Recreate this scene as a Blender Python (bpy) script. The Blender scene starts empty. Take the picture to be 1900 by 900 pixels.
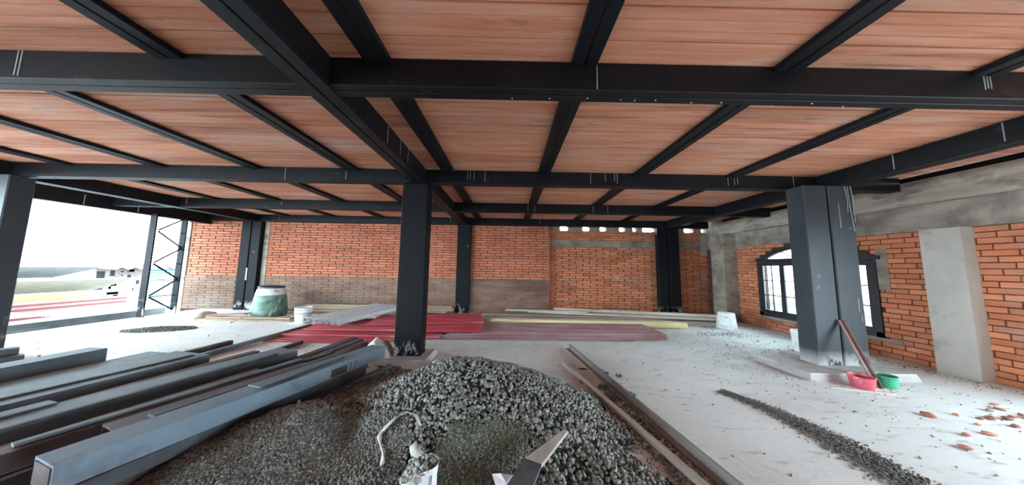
import bpy, math, random
import numpy as np
from mathutils import Matrix, Vector, Euler

# ------------------------------------------------------------------ camera, sky, exposure
SC = bpy.context.scene
COL = SC.collection
random.seed(7)
RNG = np.random.default_rng(7)

cam_d = bpy.data.cameras.new('camera')
cam = bpy.data.objects.new('camera', cam_d)
COL.objects.link(cam)
SC.camera = cam
cam_d.sensor_width = 36.0
cam_d.sensor_fit = 'HORIZONTAL'
cam_d.lens = 481.8 / 1900.0 * 36.0          # very wide phone lens
cam_d.clip_start = 0.05
cam_d.clip_end = 500
_p, _y, _r = math.radians(5.45), math.radians(0.48), math.radians(0.88)
_f = Vector((math.sin(_y) * math.cos(_p), math.cos(_y) * math.cos(_p), math.sin(_p)))
_rt = Vector((math.cos(_y), -math.sin(_y), 0))
_up = _rt.cross(_f)
_rt2 = math.cos(_r) * _rt + math.sin(_r) * _up
_up2 = -math.sin(_r) * _rt + math.cos(_r) * _up
_m = Matrix((_rt2, _up2, -_f)).transposed().to_4x4()
_m.translation = Vector((0, 0, 1.501))
cam.matrix_world = _m

world = bpy.data.worlds.new('overcast_sky')
SC.world = world
world.use_nodes = True
_bg = world.node_tree.nodes['Background']
_bg.inputs['Color'].default_value = (0.70, 0.885, 1.0, 1)
_bg.inputs['Strength'].default_value = 1.6
SC.view_settings.view_transform = 'Standard'
SC.view_settings.look = 'None'
SC.view_settings.exposure = 4.0
SC.view_settings.gamma = 1.0
SC.view_settings.use_curve_mapping = False

# ------------------------------------------------------------------ helpers
def tag(o, label=None, cat=None, group=None, kind=None):
    if label: o['label'] = label
    if cat: o['category'] = cat
    if group: o['group'] = group
    if kind: o['kind'] = kind
    return o

def link(name, me, mat=None, parent=None, loc=(0, 0, 0), rot=(0, 0, 0)):
    o = bpy.data.objects.new(name, me)
    COL.objects.link(o)
    if parent: o.parent = parent
    o.location = loc
    o.rotation_euler = rot
    if mat and me is not None and not me.materials:
        me.materials.append(mat)
    return o

def empty(name, loc, label, cat, group=None, rot=(0, 0, 0)):
    o = link(name, None, loc=loc, rot=rot)
    o.empty_display_size = 0.1
    return tag(o, label, cat, group)

def fast_mesh(name, V, F3):
    V = np.asarray(V, dtype=np.float32); F3 = np.asarray(F3, dtype=np.int32)
    me = bpy.data.meshes.new(name)
    n, m = len(V), len(F3)
    me.vertices.add(n); me.vertices.foreach_set('co', V.ravel())
    me.loops.add(m * 3); me.loops.foreach_set('vertex_index', F3.ravel())
    me.polygons.add(m)
    me.polygons.foreach_set('loop_start', np.arange(0, m * 3, 3, dtype=np.int32))
    me.update(calc_edges=True); me.validate()
    return me

class MB:
    """collects shapes into one mesh"""
    def __init__(s): s.v = []; s.f = []
    def add(s, vs, fs):
        b = len(s.v); s.v += [tuple(p) for p in vs]; s.f += [tuple(i + b for i in f) for f in fs]; return s
    def box(s, x0, x1, y0, y1, z0, z1):
        return s.add([(x0, y0, z0), (x1, y0, z0), (x1, y1, z0), (x0, y1, z0), (x0, y0, z1), (x1, y0, z1), (x1, y1, z1), (x0, y1, z1)],
                     [(0, 3, 2, 1), (4, 5, 6, 7), (0, 1, 5, 4), (1, 2, 6, 5), (2, 3, 7, 6), (3, 0, 4, 7)])
    def sweep(s, prof, p0, p1, up=(0, 0, 1), scale1=1.0):
        """closed (u,v) profile swept from p0 to p1; u to the right of travel, v along up"""
        p0 = Vector(p0); p1 = Vector(p1); d = (p1 - p0).normalized()
        r = d.cross(Vector(up))
        r = r.normalized() if r.length > 1e-6 else Vector((1, 0, 0))
        u = r.cross(d).normalized()
        n = len(prof); vs = []
        for p, k in ((p0, 1.0), (p1, scale1)):
            vs += [p + r * (a * k) + u * (b * k) for a, b in prof]
        fs = [(i, (i + 1) % n, n + (i + 1) % n, n + i) for i in range(n)]
        fs += [tuple(range(n - 1, -1, -1)), tuple(range(n, 2 * n))]
        return s.add(vs, fs)
    def bar(s, p0, p1, w, h):
        return s.sweep([(-w / 2, 0), (w / 2, 0), (w / 2, h), (-w / 2, h)], p0, p1)
    def tube(s, pts, r, n=8):
        pts = [Vector(p) for p in pts]; rings = []
        for i, p in enumerate(pts):
            d = (pts[min(i + 1, len(pts) - 1)] - pts[max(i - 1, 0)]).normalized()
            a = d.cross(Vector((0, 0, 1)))
            if a.length < 1e-3: a = d.cross(Vector((0, 1, 0)))
            a.normalize(); b = a.cross(d).normalized()
            rings.append([p + (a * math.cos(t) + b * math.sin(t)) * r for t in [2 * math.pi * k / n for k in range(n)]])
        vs = [q for rg in rings for q in rg]; fs = []
        for i in range(len(pts) - 1):
            for k in range(n):
                fs.append((i * n + k, i * n + (k + 1) % n, (i + 1) * n + (k + 1) % n, (i + 1) * n + k))
        fs.append(tuple(range(n - 1, -1, -1))); fs.append(tuple(range((len(pts) - 1) * n, len(pts) * n)))
        return s.add(vs, fs)
    def lathe(s, prof, n=32, wob=None, c=(0, 0, 0), caps=True):
        vs = []; fs = []
        for j, (r, z) in enumerate(prof):
            for k in range(n):
                t = 2 * math.pi * k / n
                rr = r * (1 + (wob(t, z) if wob else 0))
                vs.append((c[0] + rr * math.cos(t), c[1] + rr * math.sin(t), c[2] + z))
        for j in range(len(prof) - 1):
            for k in range(n):
                fs.append((j * n + k, j * n + (k + 1) % n, (j + 1) * n + (k + 1) % n, (j + 1) * n + k))
        if caps:
            fs.append(tuple(range(n - 1, -1, -1)))
            fs.append(tuple(range((len(prof) - 1) * n, len(prof) * n)))
        return s.add(vs, fs)
    def mesh(s, name, smooth=False):
        me = bpy.data.meshes.new(name)
        me.from_pydata(s.v, [], s.f); me.update()
        if smooth:
            me.polygons.foreach_set('use_smooth', [True] * len(me.polygons))
        return me
    def build(s, name, mat, parent=None, loc=(0, 0, 0), rot=(0, 0, 0), smooth=False):
        return link(name, s.mesh(name, smooth), mat, parent, loc, rot)
    def world(s, name, mat, parent=None, base=None, smooth=False):
        """vertices are in world space: shift them to the parent's base or to base"""
        b = Vector(parent.location) if parent else Vector(base or (0, 0, 0))
        s.v = [tuple(Vector(p) - b) for p in s.v]
        return s.build(name, mat, parent, (0, 0, 0) if parent else b, smooth=smooth)

# ------------------------------------------------------------------ materials
def material(name, c1, c2, scale=(3, 3, 3), rough=0.7, metal=0.0, spec=0.4, rnd=0.0, detail=6, stains=(), bump=None, lo=0.35, hi=0.65, coord='pos', rndc=None):
    m = bpy.data.materials.new(name); m.use_nodes = True
    nt = m.node_tree; N = nt.nodes; L = nt.links
    bs = N['Principled BSDF']
    bs.inputs['Roughness'].default_value = rough
    bs.inputs['Metallic'].default_value = metal
    bs.inputs['Specular IOR Level'].default_value = spec
    geo = N.new('ShaderNodeNewGeometry')
    if coord == 'pos': src = geo.outputs['Position']
    else: src = N.new('ShaderNodeTexCoord').outputs['Object']
    def noise(sc, det, dim='3D'):
        mp = N.new('ShaderNodeMapping'); mp.inputs['Scale'].default_value = sc if not isinstance(sc, (int, float)) else (sc,) * 3
        L.new(src, mp.inputs['Vector'])
        nz = N.new('ShaderNodeTexNoise'); nz.inputs['Scale'].default_value = 1.0; nz.inputs['Detail'].default_value = det
        nz.inputs['Roughness'].default_value = 0.6
        L.new(mp.outputs['Vector'], nz.inputs['Vector'])
        return nz.outputs['Fac']
    def maprange(v, a, b, c, d):
        r = N.new('ShaderNodeMapRange'); r.inputs['From Min'].default_value = a; r.inputs['From Max'].default_value = b
        r.inputs['To Min'].default_value = c; r.inputs['To Max'].default_value = d; r.clamp = True
        L.new(v, r.inputs['Value']); return r.outputs['Result']
    def mixc(f, a, b, blend='MIX'):
        x = N.new('ShaderNodeMix'); x.data_type = 'RGBA'; x.blend_type = blend
        if isinstance(f, float): x.inputs['Factor'].default_value = f
        else: L.new(f, x.inputs['Factor'])
        for k, v in (('A', a), ('B', b)):
            s = [i for i in x.inputs if i.name == k and i.type == 'RGBA'][0]
            if isinstance(v, tuple): s.default_value = (*v, 1)
            else: L.new(v, s)
        return [o for o in x.outputs if o.type == 'RGBA'][0]
    col = mixc(maprange(noise(scale, detail), lo, hi, 0, 1), tuple(c1), tuple(c2))
    if rnd:
        oi = N.new('ShaderNodeObjectInfo'); ad = N.new('ShaderNodeMath'); ad.operation = 'ADD'
        L.new(oi.outputs['Random'], ad.inputs[0]); L.new(geo.outputs['Random Per Island'], ad.inputs[1])
        fr = N.new('ShaderNodeMath'); fr.operation = 'FRACT'; L.new(ad.outputs[0], fr.inputs[0])
        if rndc:
            col = mixc(maprange(fr.outputs[0], 0.0, 1.0, 0.0, rnd), col, tuple(rndc))
        else:
            g = maprange(fr.outputs[0], 0, 1, 1 - rnd, 1 + rnd)
            cb = N.new('ShaderNodeCombineColor')
            for k in range(3): L.new(g, cb.inputs[k])
            col = mixc(1.0, col, cb.outputs[0], 'MULTIPLY')
    for st in stains:          # (colour, scale, from, to, amount[, zmax, zsoft])
        fac = maprange(noise(st[1], 8), st[2], st[3], 0, st[4])
        if len(st) > 5:
            sep = N.new('ShaderNodeSeparateXYZ'); L.new(geo.outputs['Position'], sep.inputs[0])
            zz = maprange(sep.outputs['Z'], st[5], st[5] + st[6], 1, 0)
            mu = N.new('ShaderNodeMath'); mu.operation = 'MULTIPLY'; L.new(fac, mu.inputs[0]); L.new(zz, mu.inputs[1]); fac = mu.outputs[0]
        col = mixc(fac, col, tuple(st[0]))
    L.new(col, bs.inputs['Base Color'])
    if bump:
        bp = N.new('ShaderNodeBump'); bp.inputs['Strength'].default_value = bump[1]; bp.inputs['Distance'].default_value = 0.02
        L.new(noise(bump[0], 8), bp.inputs['Height']); L.new(bp.outputs['Normal'], bs.inputs['Normal'])
    return m

M = {}
M['steel'] = material('painted_dark_steel', (0.0045, 0.005, 0.007), (0.009, 0.010, 0.013), (1.5, 1.5, 1.5), rough=0.5, spec=0.2,
                      stains=[((0.10, 0.10, 0.10), (5, 5, 5), 0.62, 0.8, 0.35)], bump=((3, 3, 3), 0.08))
M['column'] = material('painted_column_steel', (0.0035, 0.004, 0.0055), (0.006, 0.007, 0.009), (1.2, 1.2, 0.8), rough=0.6, spec=0.14,
                       stains=[((0.42, 0.42, 0.41), (6, 6, 4), 0.50, 0.56, 0.9, 0.10, 0.22), ((0.2, 0.21, 0.21), (3, 3, 3), 0.66, 0.72, 0.5)], bump=((3, 3, 3), 0.1))
M['column_grey'] = material('lighter_grey_column_steel', (0.028, 0.035, 0.041), (0.045, 0.053, 0.059), (1.2, 1.2, 0.8), rough=0.5, spec=0.3,
                       stains=[((0.50, 0.50, 0.49), (6, 6, 4), 0.46, 0.52, 0.9, 0.10, 0.22), ((0.2, 0.21, 0.21), (3, 3, 3), 0.66, 0.72, 0.5)], bump=((3, 3, 3), 0.1))  # lighter grey than the other columns, on the left and twin-post ones
M['drip'] = material('grey_paint_drip', (0.30, 0.31, 0.32), (0.42, 0.43, 0.44), rough=0.6)
M['weld'] = material('bright_tack_weld', (0.5, 0.5, 0.5), (0.7, 0.7, 0.7), rough=0.4)
M['tile'] = material('terracotta_ceiling_tile', (0.55, 0.20, 0.11), (0.66, 0.315, 0.205), (0.9, 14, 3), rough=0.8, rnd=0.16,
                     stains=[((0.66, 0.44, 0.36), (0.5, 2.2, 1), 0.50, 0.68, 0.65), ((0.24, 0.085, 0.045), (0.5, 11, 1), 0.56, 0.68, 0.7),
                             ((0.16, 0.13, 0.11), (1.6, 9, 2), 0.64, 0.72, 0.6)], bump=((3, 60, 3), 0.25))
M['slab'] = material('concrete_slab', (0.28, 0.25, 0.22), (0.4, 0.37, 0.34), rough=0.9)
M['brick'] = material('new_clay_brick', (0.42, 0.125, 0.062), (0.50, 0.175, 0.098), (2, 2, 5), rough=0.85, rnd=0.16,
                      stains=[((0.34, 0.22, 0.17), (0.9, 0.9, 0.9), 0.62, 0.76, 0.5)], bump=((25, 25, 25), 0.2))
M['brick_old'] = material('grey_old_brick', (0.16, 0.09, 0.062), (0.24, 0.145, 0.10), (1.5, 1.5, 4), rough=0.9, rnd=0.13,
                          stains=[((0.20, 0.17, 0.14), (0.9, 0.9, 1.8), 0.50, 0.64, 0.6), ((0.11, 0.055, 0.04), (0.5, 0.5, 2.6), 0.52, 0.68, 0.8)], bump=((20, 20, 20), 0.3))
M['brick_red'] = material('orange_brick', (0.49, 0.155, 0.072), (0.57, 0.215, 0.11), (1.6, 1.6, 4), rough=0.88, rnd=0.20,
                          stains=[((0.36, 0.27, 0.22), (1.1, 1.1, 2.4), 0.55, 0.70, 0.7), ((0.20, 0.09, 0.06), (0.8, 0.8, 1.2), 0.58, 0.72, 0.6)], bump=((22, 22, 22), 0.3))
M['mortar'] = material('dark_recessed_mortar', (0.075, 0.032, 0.022), (0.11, 0.05, 0.035), (6, 6, 6), rough=0.95)
M['mortar_grey'] = material('grey_mortar', (0.30, 0.24, 0.20), (0.22, 0.16, 0.13), (4, 4, 4), rough=0.95)
M['concrete'] = material('board_marked_concrete', (0.27, 0.225, 0.18), (0.43, 0.375, 0.31), (0.9, 0.9, 7), rough=0.9,
                         stains=[((0.13, 0.11, 0.09), (1.5, 1.5, 3.5), 0.52, 0.64, 0.85), ((0.5, 0.46, 0.41), (4, 4, 4), 0.62, 0.74, 0.5)], bump=((6, 6, 30), 0.35))
M['concrete_dark'] = material('stained_concrete', (0.19, 0.155, 0.125), (0.35, 0.30, 0.25), (2, 2, 5), rough=0.9,
                              stains=[((0.12, 0.09, 0.075), (2, 2, 1.2), 0.5, 0.66, 0.7)], bump=((6, 6, 18), 0.35))
M['pilaster'] = material('pale_smooth_concrete', (0.40, 0.37, 0.325), (0.50, 0.465, 0.415), (2, 2, 1), rough=0.85,
                         stains=[((0.27, 0.245, 0.22), (2.5, 2.5, 2.5), 0.58, 0.70, 0.6), ((0.08, 0.075, 0.07), (14, 14, 14), 0.72, 0.76, 0.8)], bump=((9, 9, 9), 0.3))
M['floor'] = material('dusty_concrete_floor', (0.69, 0.72, 0.695), (0.78, 0.81, 0.79), (0.6, 0.9, 1), rough=0.85, spec=0.3,
                      stains=[((0.50, 0.475, 0.445), (0.35, 0.75, 1), 0.52, 0.68, 0.75), ((0.36, 0.34, 0.32), (3, 12, 3), 0.58, 0.66, 0.55),
                              ((0.80, 0.81, 0.80), (0.5, 1.2, 1), 0.56, 0.68, 0.6), ((0.16, 0.145, 0.13), (16, 26, 9), 0.69, 0.74, 0.8)], bump=((14, 14, 14), 0.35))
M['plinth'] = material('cement_plinth', (0.40, 0.39, 0.375), (0.52, 0.51, 0.49), (3, 3, 8), rough=0.9, stains=[((0.27, 0.26, 0.24), (4, 4, 12), 0.55, 0.66, 0.6)], bump=((8, 8, 20), 0.4))
M['gravel'] = material('coarse_gravel', (0.068, 0.076, 0.066), (0.155, 0.168, 0.150), (6, 6, 6), rough=0.8, rnd=0.85, rndc=(0.40, 0.425, 0.395), bump=((40, 40, 40), 0.3))
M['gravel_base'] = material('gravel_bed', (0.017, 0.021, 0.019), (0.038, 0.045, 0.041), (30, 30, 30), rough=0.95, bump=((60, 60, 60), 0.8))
M['sand'] = material('green_grey_sand', (0.095, 0.117, 0.104), (0.18, 0.21, 0.193), (9, 9, 9), rough=0.95, rnd=0.7, rndc=(0.36, 0.385, 0.36))
M['moss'] = material('dark_green_damp_sand', (0.085, 0.105, 0.075), (0.16, 0.18, 0.14), (8, 8, 8), rough=0.95, rnd=0.6, rndc=(0.29, 0.325, 0.275))
M['chips'] = material('dark_stone_chips', (0.11, 0.115, 0.105), (0.2, 0.205, 0.19), (9, 9, 9), rough=0.9, rnd=0.5, rndc=(0.32, 0.33, 0.31))
M['crumbs'] = material('mortar_crumbs', (0.16, 0.13, 0.11), (0.3, 0.265, 0.24), (3, 3, 3), rough=0.9, rnd=0.5, rndc=(0.40, 0.36, 0.33))
def steelbar(name, a, b): return material(name, a, b, (1.2, 1.2, 1.2), rough=0.72, metal=0.0, spec=0.18,
        stains=[((0.25, 0.265, 0.275), (3, 3, 3), 0.5, 0.72, 0.45), ((0.075, 0.05, 0.05), (2.2, 2.2, 2.2), 0.58, 0.7, 0.5)])
M['bar_grey'] = steelbar('grey_primed_steel', (0.125, 0.162, 0.185), (0.185, 0.222, 0.245))
M['bar_dark'] = steelbar('dark_primed_steel', (0.06, 0.066, 0.076), (0.10, 0.108, 0.118))
M['bar_blue'] = steelbar('blue_grey_primed_steel', (0.15, 0.215, 0.275), (0.21, 0.265, 0.31))
M['bar_rust'] = steelbar('brown_primed_steel', (0.085, 0.06, 0.06), (0.12, 0.09, 0.09))
M['rust'] = material('brown_rust_patch', (0.05, 0.042, 0.035), (0.08, 0.065, 0.05), (9, 9, 9), rough=0.9)
M['ink'] = material('dark_marker_ink', (0.03, 0.03, 0.035), (0.03, 0.03, 0.035), rough=0.8)
M['red'] = material('red_sheet_paint', (0.33, 0.03, 0.045), (0.40, 0.055, 0.07), (1, 5, 1), rough=0.38, spec=0.5, rnd=0.12, stains=[((0.42, 0.19, 0.20), (0.7, 2.5, 1), 0.5, 0.68, 0.65)])
M['maroon'] = material('dusty_maroon_sheet', (0.24, 0.105, 0.115), (0.33, 0.185, 0.19), (0.8, 5, 1), rough=0.5, rnd=0.15, stains=[((0.42, 0.31, 0.31), (0.6, 4, 1), 0.45, 0.65, 0.7)])
M['zinc'] = material('grey_zinc_sheet', (0.62, 0.67, 0.68), (0.72, 0.76, 0.77), (3, 3, 3), rough=0.4, metal=0.0, spec=0.5)
M['yellow'] = material('pale_yellow_plastic', (0.76, 0.66, 0.33), (0.82, 0.74, 0.44), (1.5, 5, 5), rough=0.45, stains=[((0.55, 0.46, 0.28), (1.2, 6, 6), 0.60, 0.75, 0.5)])
M['wood'] = material('dusty_brown_plank', (0.30, 0.225, 0.155), (0.42, 0.33, 0.24), (1.2, 9, 9), rough=0.85, rnd=0.18, bump=((2, 40, 40), 0.3))
M['wood_pale'] = material('pale_grey_plank', (0.46, 0.41, 0.34), (0.60, 0.55, 0.48), (1.0, 9, 9), rough=0.85, rnd=0.15, stains=[((0.3, 0.25, 0.2), (1, 12, 12), 0.58, 0.7, 0.6)], bump=((2, 40, 40), 0.3))
M['wood_red'] = material('reddish_board', (0.36, 0.17, 0.13), (0.42, 0.22, 0.17), (4, 4, 4), rough=0.85)
M['batten'] = material('pale_dusty_batten', (0.40, 0.365, 0.32), (0.54, 0.50, 0.45), (9, 1, 9), rough=0.85, bump=((30, 2, 30), 0.3))
M['rail'] = material('brown_grey_rail_steel', (0.20, 0.18, 0.165), (0.30, 0.275, 0.25), (4, 1, 4), rough=0.6, stains=[((0.09, 0.07, 0.06), (4, 2, 4), 0.55, 0.7, 0.6)])
M['white'] = material('white_plastic', (0.72, 0.75, 0.74), (0.80, 0.82, 0.81), (3, 3, 3), rough=0.45, spec=0.5, stains=[((0.34, 0.37, 0.35), (5, 5, 5), 0.56, 0.64, 0.75)])
M['white_clean'] = material('off_white_paper', (0.66, 0.67, 0.67), (0.76, 0.77, 0.78), (5, 5, 5), rough=0.8, stains=[((0.4, 0.4, 0.39), (7, 7, 7), 0.58, 0.7, 0.6)])
M['line'] = material('dark_print_band', (0.12, 0.13, 0.14), (0.16, 0.17, 0.18), rough=0.7)
M['blueprint'] = material('faded_blue_print', (0.16, 0.22, 0.38), (0.35, 0.4, 0.5), (9, 9, 9), rough=0.7)
M['drum'] = material('paint_splashed_green_drum', (0.085, 0.19, 0.135), (0.21, 0.33, 0.27), (2.2, 2.2, 3.2), rough=0.5, spec=0.5, lo=0.4, hi=0.6,
                     stains=[((0.055, 0.17, 0.30), (3.2, 3.2, 3.2), 0.56, 0.62, 0.9), ((0.045, 0.09, 0.075), (2.5, 2.5, 3.5), 0.57, 0.64, 0.8), ((0.7, 0.72, 0.69), (5, 5, 2.5), 0.60, 0.64, 0.8)])
M['drum_white'] = material('white_paint_splash', (0.66, 0.69, 0.66), (0.76, 0.78, 0.75), (4, 4, 4), rough=0.5, stains=[((0.05, 0.12, 0.12), (7, 7, 9), 0.60, 0.63, 0.9), ((0.25, 0.42, 0.36), (4, 4, 4), 0.6, 0.66, 0.7)])
M['drum_rim'] = material('dark_blue_plastic', (0.012, 0.035, 0.07), (0.02, 0.055, 0.10), rough=0.4)
M['dark'] = material('dark_inside', (0.012, 0.012, 0.014), (0.02, 0.02, 0.02), rough=0.9)
M['pail_red'] = material('crimson_plastic', (0.55, 0.07, 0.12), (0.65, 0.14, 0.18), (9, 9, 9), rough=0.4, stains=[((0.7, 0.4, 0.42), (9, 9, 9), 0.58, 0.64, 0.6)])
M['pail_green'] = material('emerald_plastic', (0.03, 0.32, 0.16), (0.06, 0.40, 0.22), (6, 6, 6), rough=0.4)
M['prop'] = material('rust_brown_profile', (0.12, 0.06, 0.05), (0.20, 0.115, 0.095), (4, 4, 4), rough=0.6, stains=[((0.33, 0.27, 0.25), (3, 3, 3), 0.58, 0.7, 0.5)])
M['cloth'] = material('grey_white_tarp', (0.50, 0.49, 0.46), (0.62, 0.61, 0.58), (6, 6, 6), rough=0.85)
M['frame'] = material('black_window_steel', (0.018, 0.021, 0.026), (0.03, 0.034, 0.04), rough=0.4, spec=0.5)
M['cable'] = material('grey_cable', (0.22, 0.21, 0.20), (0.3, 0.29, 0.28), rough=0.6)
M['fragment'] = material('broken_brick', (0.46, 0.16, 0.10), (0.55, 0.26, 0.19), (9, 9, 9), rough=0.9, rnd=0.3, stains=[((0.2, 0.14, 0.12), (8, 8, 8), 0.5, 0.65, 0.7)])
# outside
M['x_cream'] = material('cream_roof_sheet', (0.260, 0.248, 0.185), (0.302, 0.294, 0.239), (1, 2, 1), rough=0.6, stains=[((0.176, 0.176, 0.151), (0.5, 1, 3), 0.55, 0.68, 0.6)])
M['x_grey'] = material('weathered_grey_roof', (0.168, 0.176, 0.172), (0.218, 0.227, 0.223), (1, 2, 1), rough=0.8)
M['x_orange'] = material('orange_plaster', (0.252, 0.134, 0.067), (0.286, 0.168, 0.101), (3, 3, 3), rough=0.85, stains=[((0.126, 0.092, 0.067), (5, 5, 3), 0.62, 0.68, 0.7)])
M['x_red'] = material('faded_red_sheet', (0.176, 0.059, 0.055), (0.210, 0.084, 0.076), (1, 3, 6), rough=0.6, rnd=0.1)
M['x_block'] = material('pinkish_block_masonry', (0.151, 0.122, 0.109), (0.202, 0.172, 0.160), (3, 3, 3), rough=0.9, rnd=0.15)
M['x_teal'] = material('turquoise_siding', (0.092, 0.193, 0.202), (0.134, 0.235, 0.239), (2, 2, 2), rough=0.6, rnd=0.1)
M['x_white'] = material('white_weathered_sheet', (0.294, 0.298, 0.298), (0.336, 0.336, 0.336), (2, 2, 2), rough=0.7)
M['x_dark'] = material('dark_wet_roofing', (0.042, 0.048, 0.052), (0.080, 0.086, 0.090), (0.6, 2, 2), rough=0.7, stains=[((0.143, 0.151, 0.160), (0.7, 1, 4), 0.55, 0.65, 0.6)])
M['x_far'] = material('pale_hazy_concrete', (0.311, 0.323, 0.336), (0.344, 0.353, 0.365), (0.3, 0.3, 0.3), rough=0.9)
M['x_ground'] = material('street_ground', (0.147, 0.147, 0.143), (0.210, 0.210, 0.206), (0.3, 0.3, 0.3), rough=0.9)

glass = bpy.data.materials.new('window_glass'); glass.use_nodes = True
_n = glass.node_tree.nodes; _l = glass.node_tree.links
for n in list(_n): _n.remove(n)
_o = _n.new('ShaderNodeOutputMaterial'); _mx = _n.new('ShaderNodeMixShader'); _t = _n.new('ShaderNodeBsdfTransparent'); _g = _n.new('ShaderNodeBsdfGlossy')
_fr = _n.new('ShaderNodeFresnel'); _fr.inputs['IOR'].default_value = 1.4
_t.inputs['Color'].default_value = (0.92, 0.95, 0.95, 1); _g.inputs['Roughness'].default_value = 0.03
_l.new(_fr.outputs[0], _mx.inputs[0]); _l.new(_t.outputs[0], _mx.inputs[1]); _l.new(_g.outputs[0], _mx.inputs[2]); _l.new(_mx.outputs[0], _o.inputs[0])
M['glass'] = glass

# ------------------------------------------------------------------ dimensions
ZB, ZC = 2.90, 3.137            # underside of beams, underside of the ceiling tiles
XW = 6.82                       # inner face of right wall
YB = 8.78                       # inner face of back wall
XL = -10.05                     # edge of the slab on the open side
ROWS = [(1.917, 2.068), (4.292, 4.443), (6.532, 6.683), (8.615, 8.765)]
GIRD = [(-8.62, -8.38), (-1.676, -1.438), (5.26, 5.50)]
JX = [-7.47, -5.92, -4.32, -2.69, -1.06, 0.56, 2.19, 3.80]
Y0 = -4.5                       # front edge of the roof slab (behind the camera)

# ------------------------------------------------------------------ floor, ceiling
tag(MB().box(XL, 7.2, -5.0, 9.3, -0.30, 0).build('floor', M['floor']), 'dusty pale grey concrete floor slab with stains and mud', kind='structure')

ceil = tag(MB().box(XL - 2.6, 7.3, Y0, 9.3, 3.21, 3.42).build('ceiling', M['slab']), 'ceiling of terracotta clay tiles laid between black steel joists', kind='structure')  # hidden overhang on the open side added to dim the floor there
bounds = sorted([XL - 0.05] + [sum(g) / 2 for g in GIRD] + JX + [6.93])
TW, TD = 0.2485, 0.014
_meshes = {}
def tile_mesh(L):
    key = ('tile', round(L, 2))
    if key not in _meshes:
        p = []                                             # grooved underside, (y, z)
        n = 3; s = TW / n; g = 0.006
        p.append((0.005, 0.0))
        for k in range(1, n):
            p += [(k * s - g, 0.0), (k * s, TD), (k * s + g, 0.0)]
        p += [(TW - 0.005, 0.0), (TW - 0.005, 0.07), (0.005, 0.07)]
        mb = MB(); h = L / 2
        vs = [(-h, a, b) for a, b in p] + [(h, a, b) for a, b in p]; k = len(p)
        mb.add(vs, [(i, i + k, (i + 1) % k + k, (i + 1) % k) for i in range(k)] + [tuple(range(k)), tuple(range(2 * k - 1, k - 1, -1))])
        me = mb.mesh('ceiling_tile'); me.materials.append(M['tile']); _meshes[key] = me
    return _meshes[key]
tiles = []
y = Y0
r = 0
while y < 8.75:
    for a, b in zip(bounds[:-1], bounds[1:]):
        cx, L = (a + b) / 2, b - a - 0.03
        if y < 1.4: score = -1
        else:
            d = math.hypot(cx, y + 0.12)
            vis = abs(cx) < (y + 0.12) * 2.05 + 0.5
            inbeam = any(q0 - 0.2 < y < q1 - 0.05 for q0, q1 in ROWS)
            score = (1.0 / (d * d) if vis else -1) * (0.3 if inbeam else 1)
        tiles.append((score, cx, y, L, ZC + random.uniform(-0.004, 0.004)))
    y += TW
tiles.sort(reverse=True)
rest = MB()
for i, (sc, cx, yy, L, z) in enumerate(tiles):
    me = tile_mesh(L)
    if i < 300 and sc > 0:
        link('ceiling_tile', me, None, ceil, (cx, yy, z))
    else:
        rest.add([(v.co.x + cx, v.co.y + yy, v.co.z + z) for v in me.vertices], [tuple(p.vertices) for p in me.polygons])
tag(rest.build('ceiling_tiles_rest', M['tile'], ceil), kind='stuff')
ceil.children[-1].name = 'distant_ceiling_tile'

# ------------------------------------------------------------------ steel frame overhead
def channel_pair(root, axis, a0, a1, c0, c1, z0, z1, mat):
    """two channels back to back with an open groove along the underside"""
    mid = (c0 + c1) / 2; g = 0.004
    for lo, hi in ((c0, mid - g), (mid + g, c1)):
        mb = MB()
        e = 0.006
        prof = [(lo + e, z0), (hi - e, z0), (hi, z0 + e), (hi, z1), (lo, z1), (lo, z0 + e)]
        k = len(prof)
        if axis == 'x': vs = [(a0, p, q) for p, q in prof] + [(a1, p, q) for p, q in prof]
        else: vs = [(p, a0, q) for p, q in prof] + [(p, a1, q) for p, q in prof]
        fs = [(i, (i + 1) % k, (i + 1) % k + k, i + k) for i in range(k)] + [tuple(range(k - 1, -1, -1)), tuple(range(k, 2 * k))]
        mb.add(vs, fs)
        mb.world('channel', mat, root)

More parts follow.
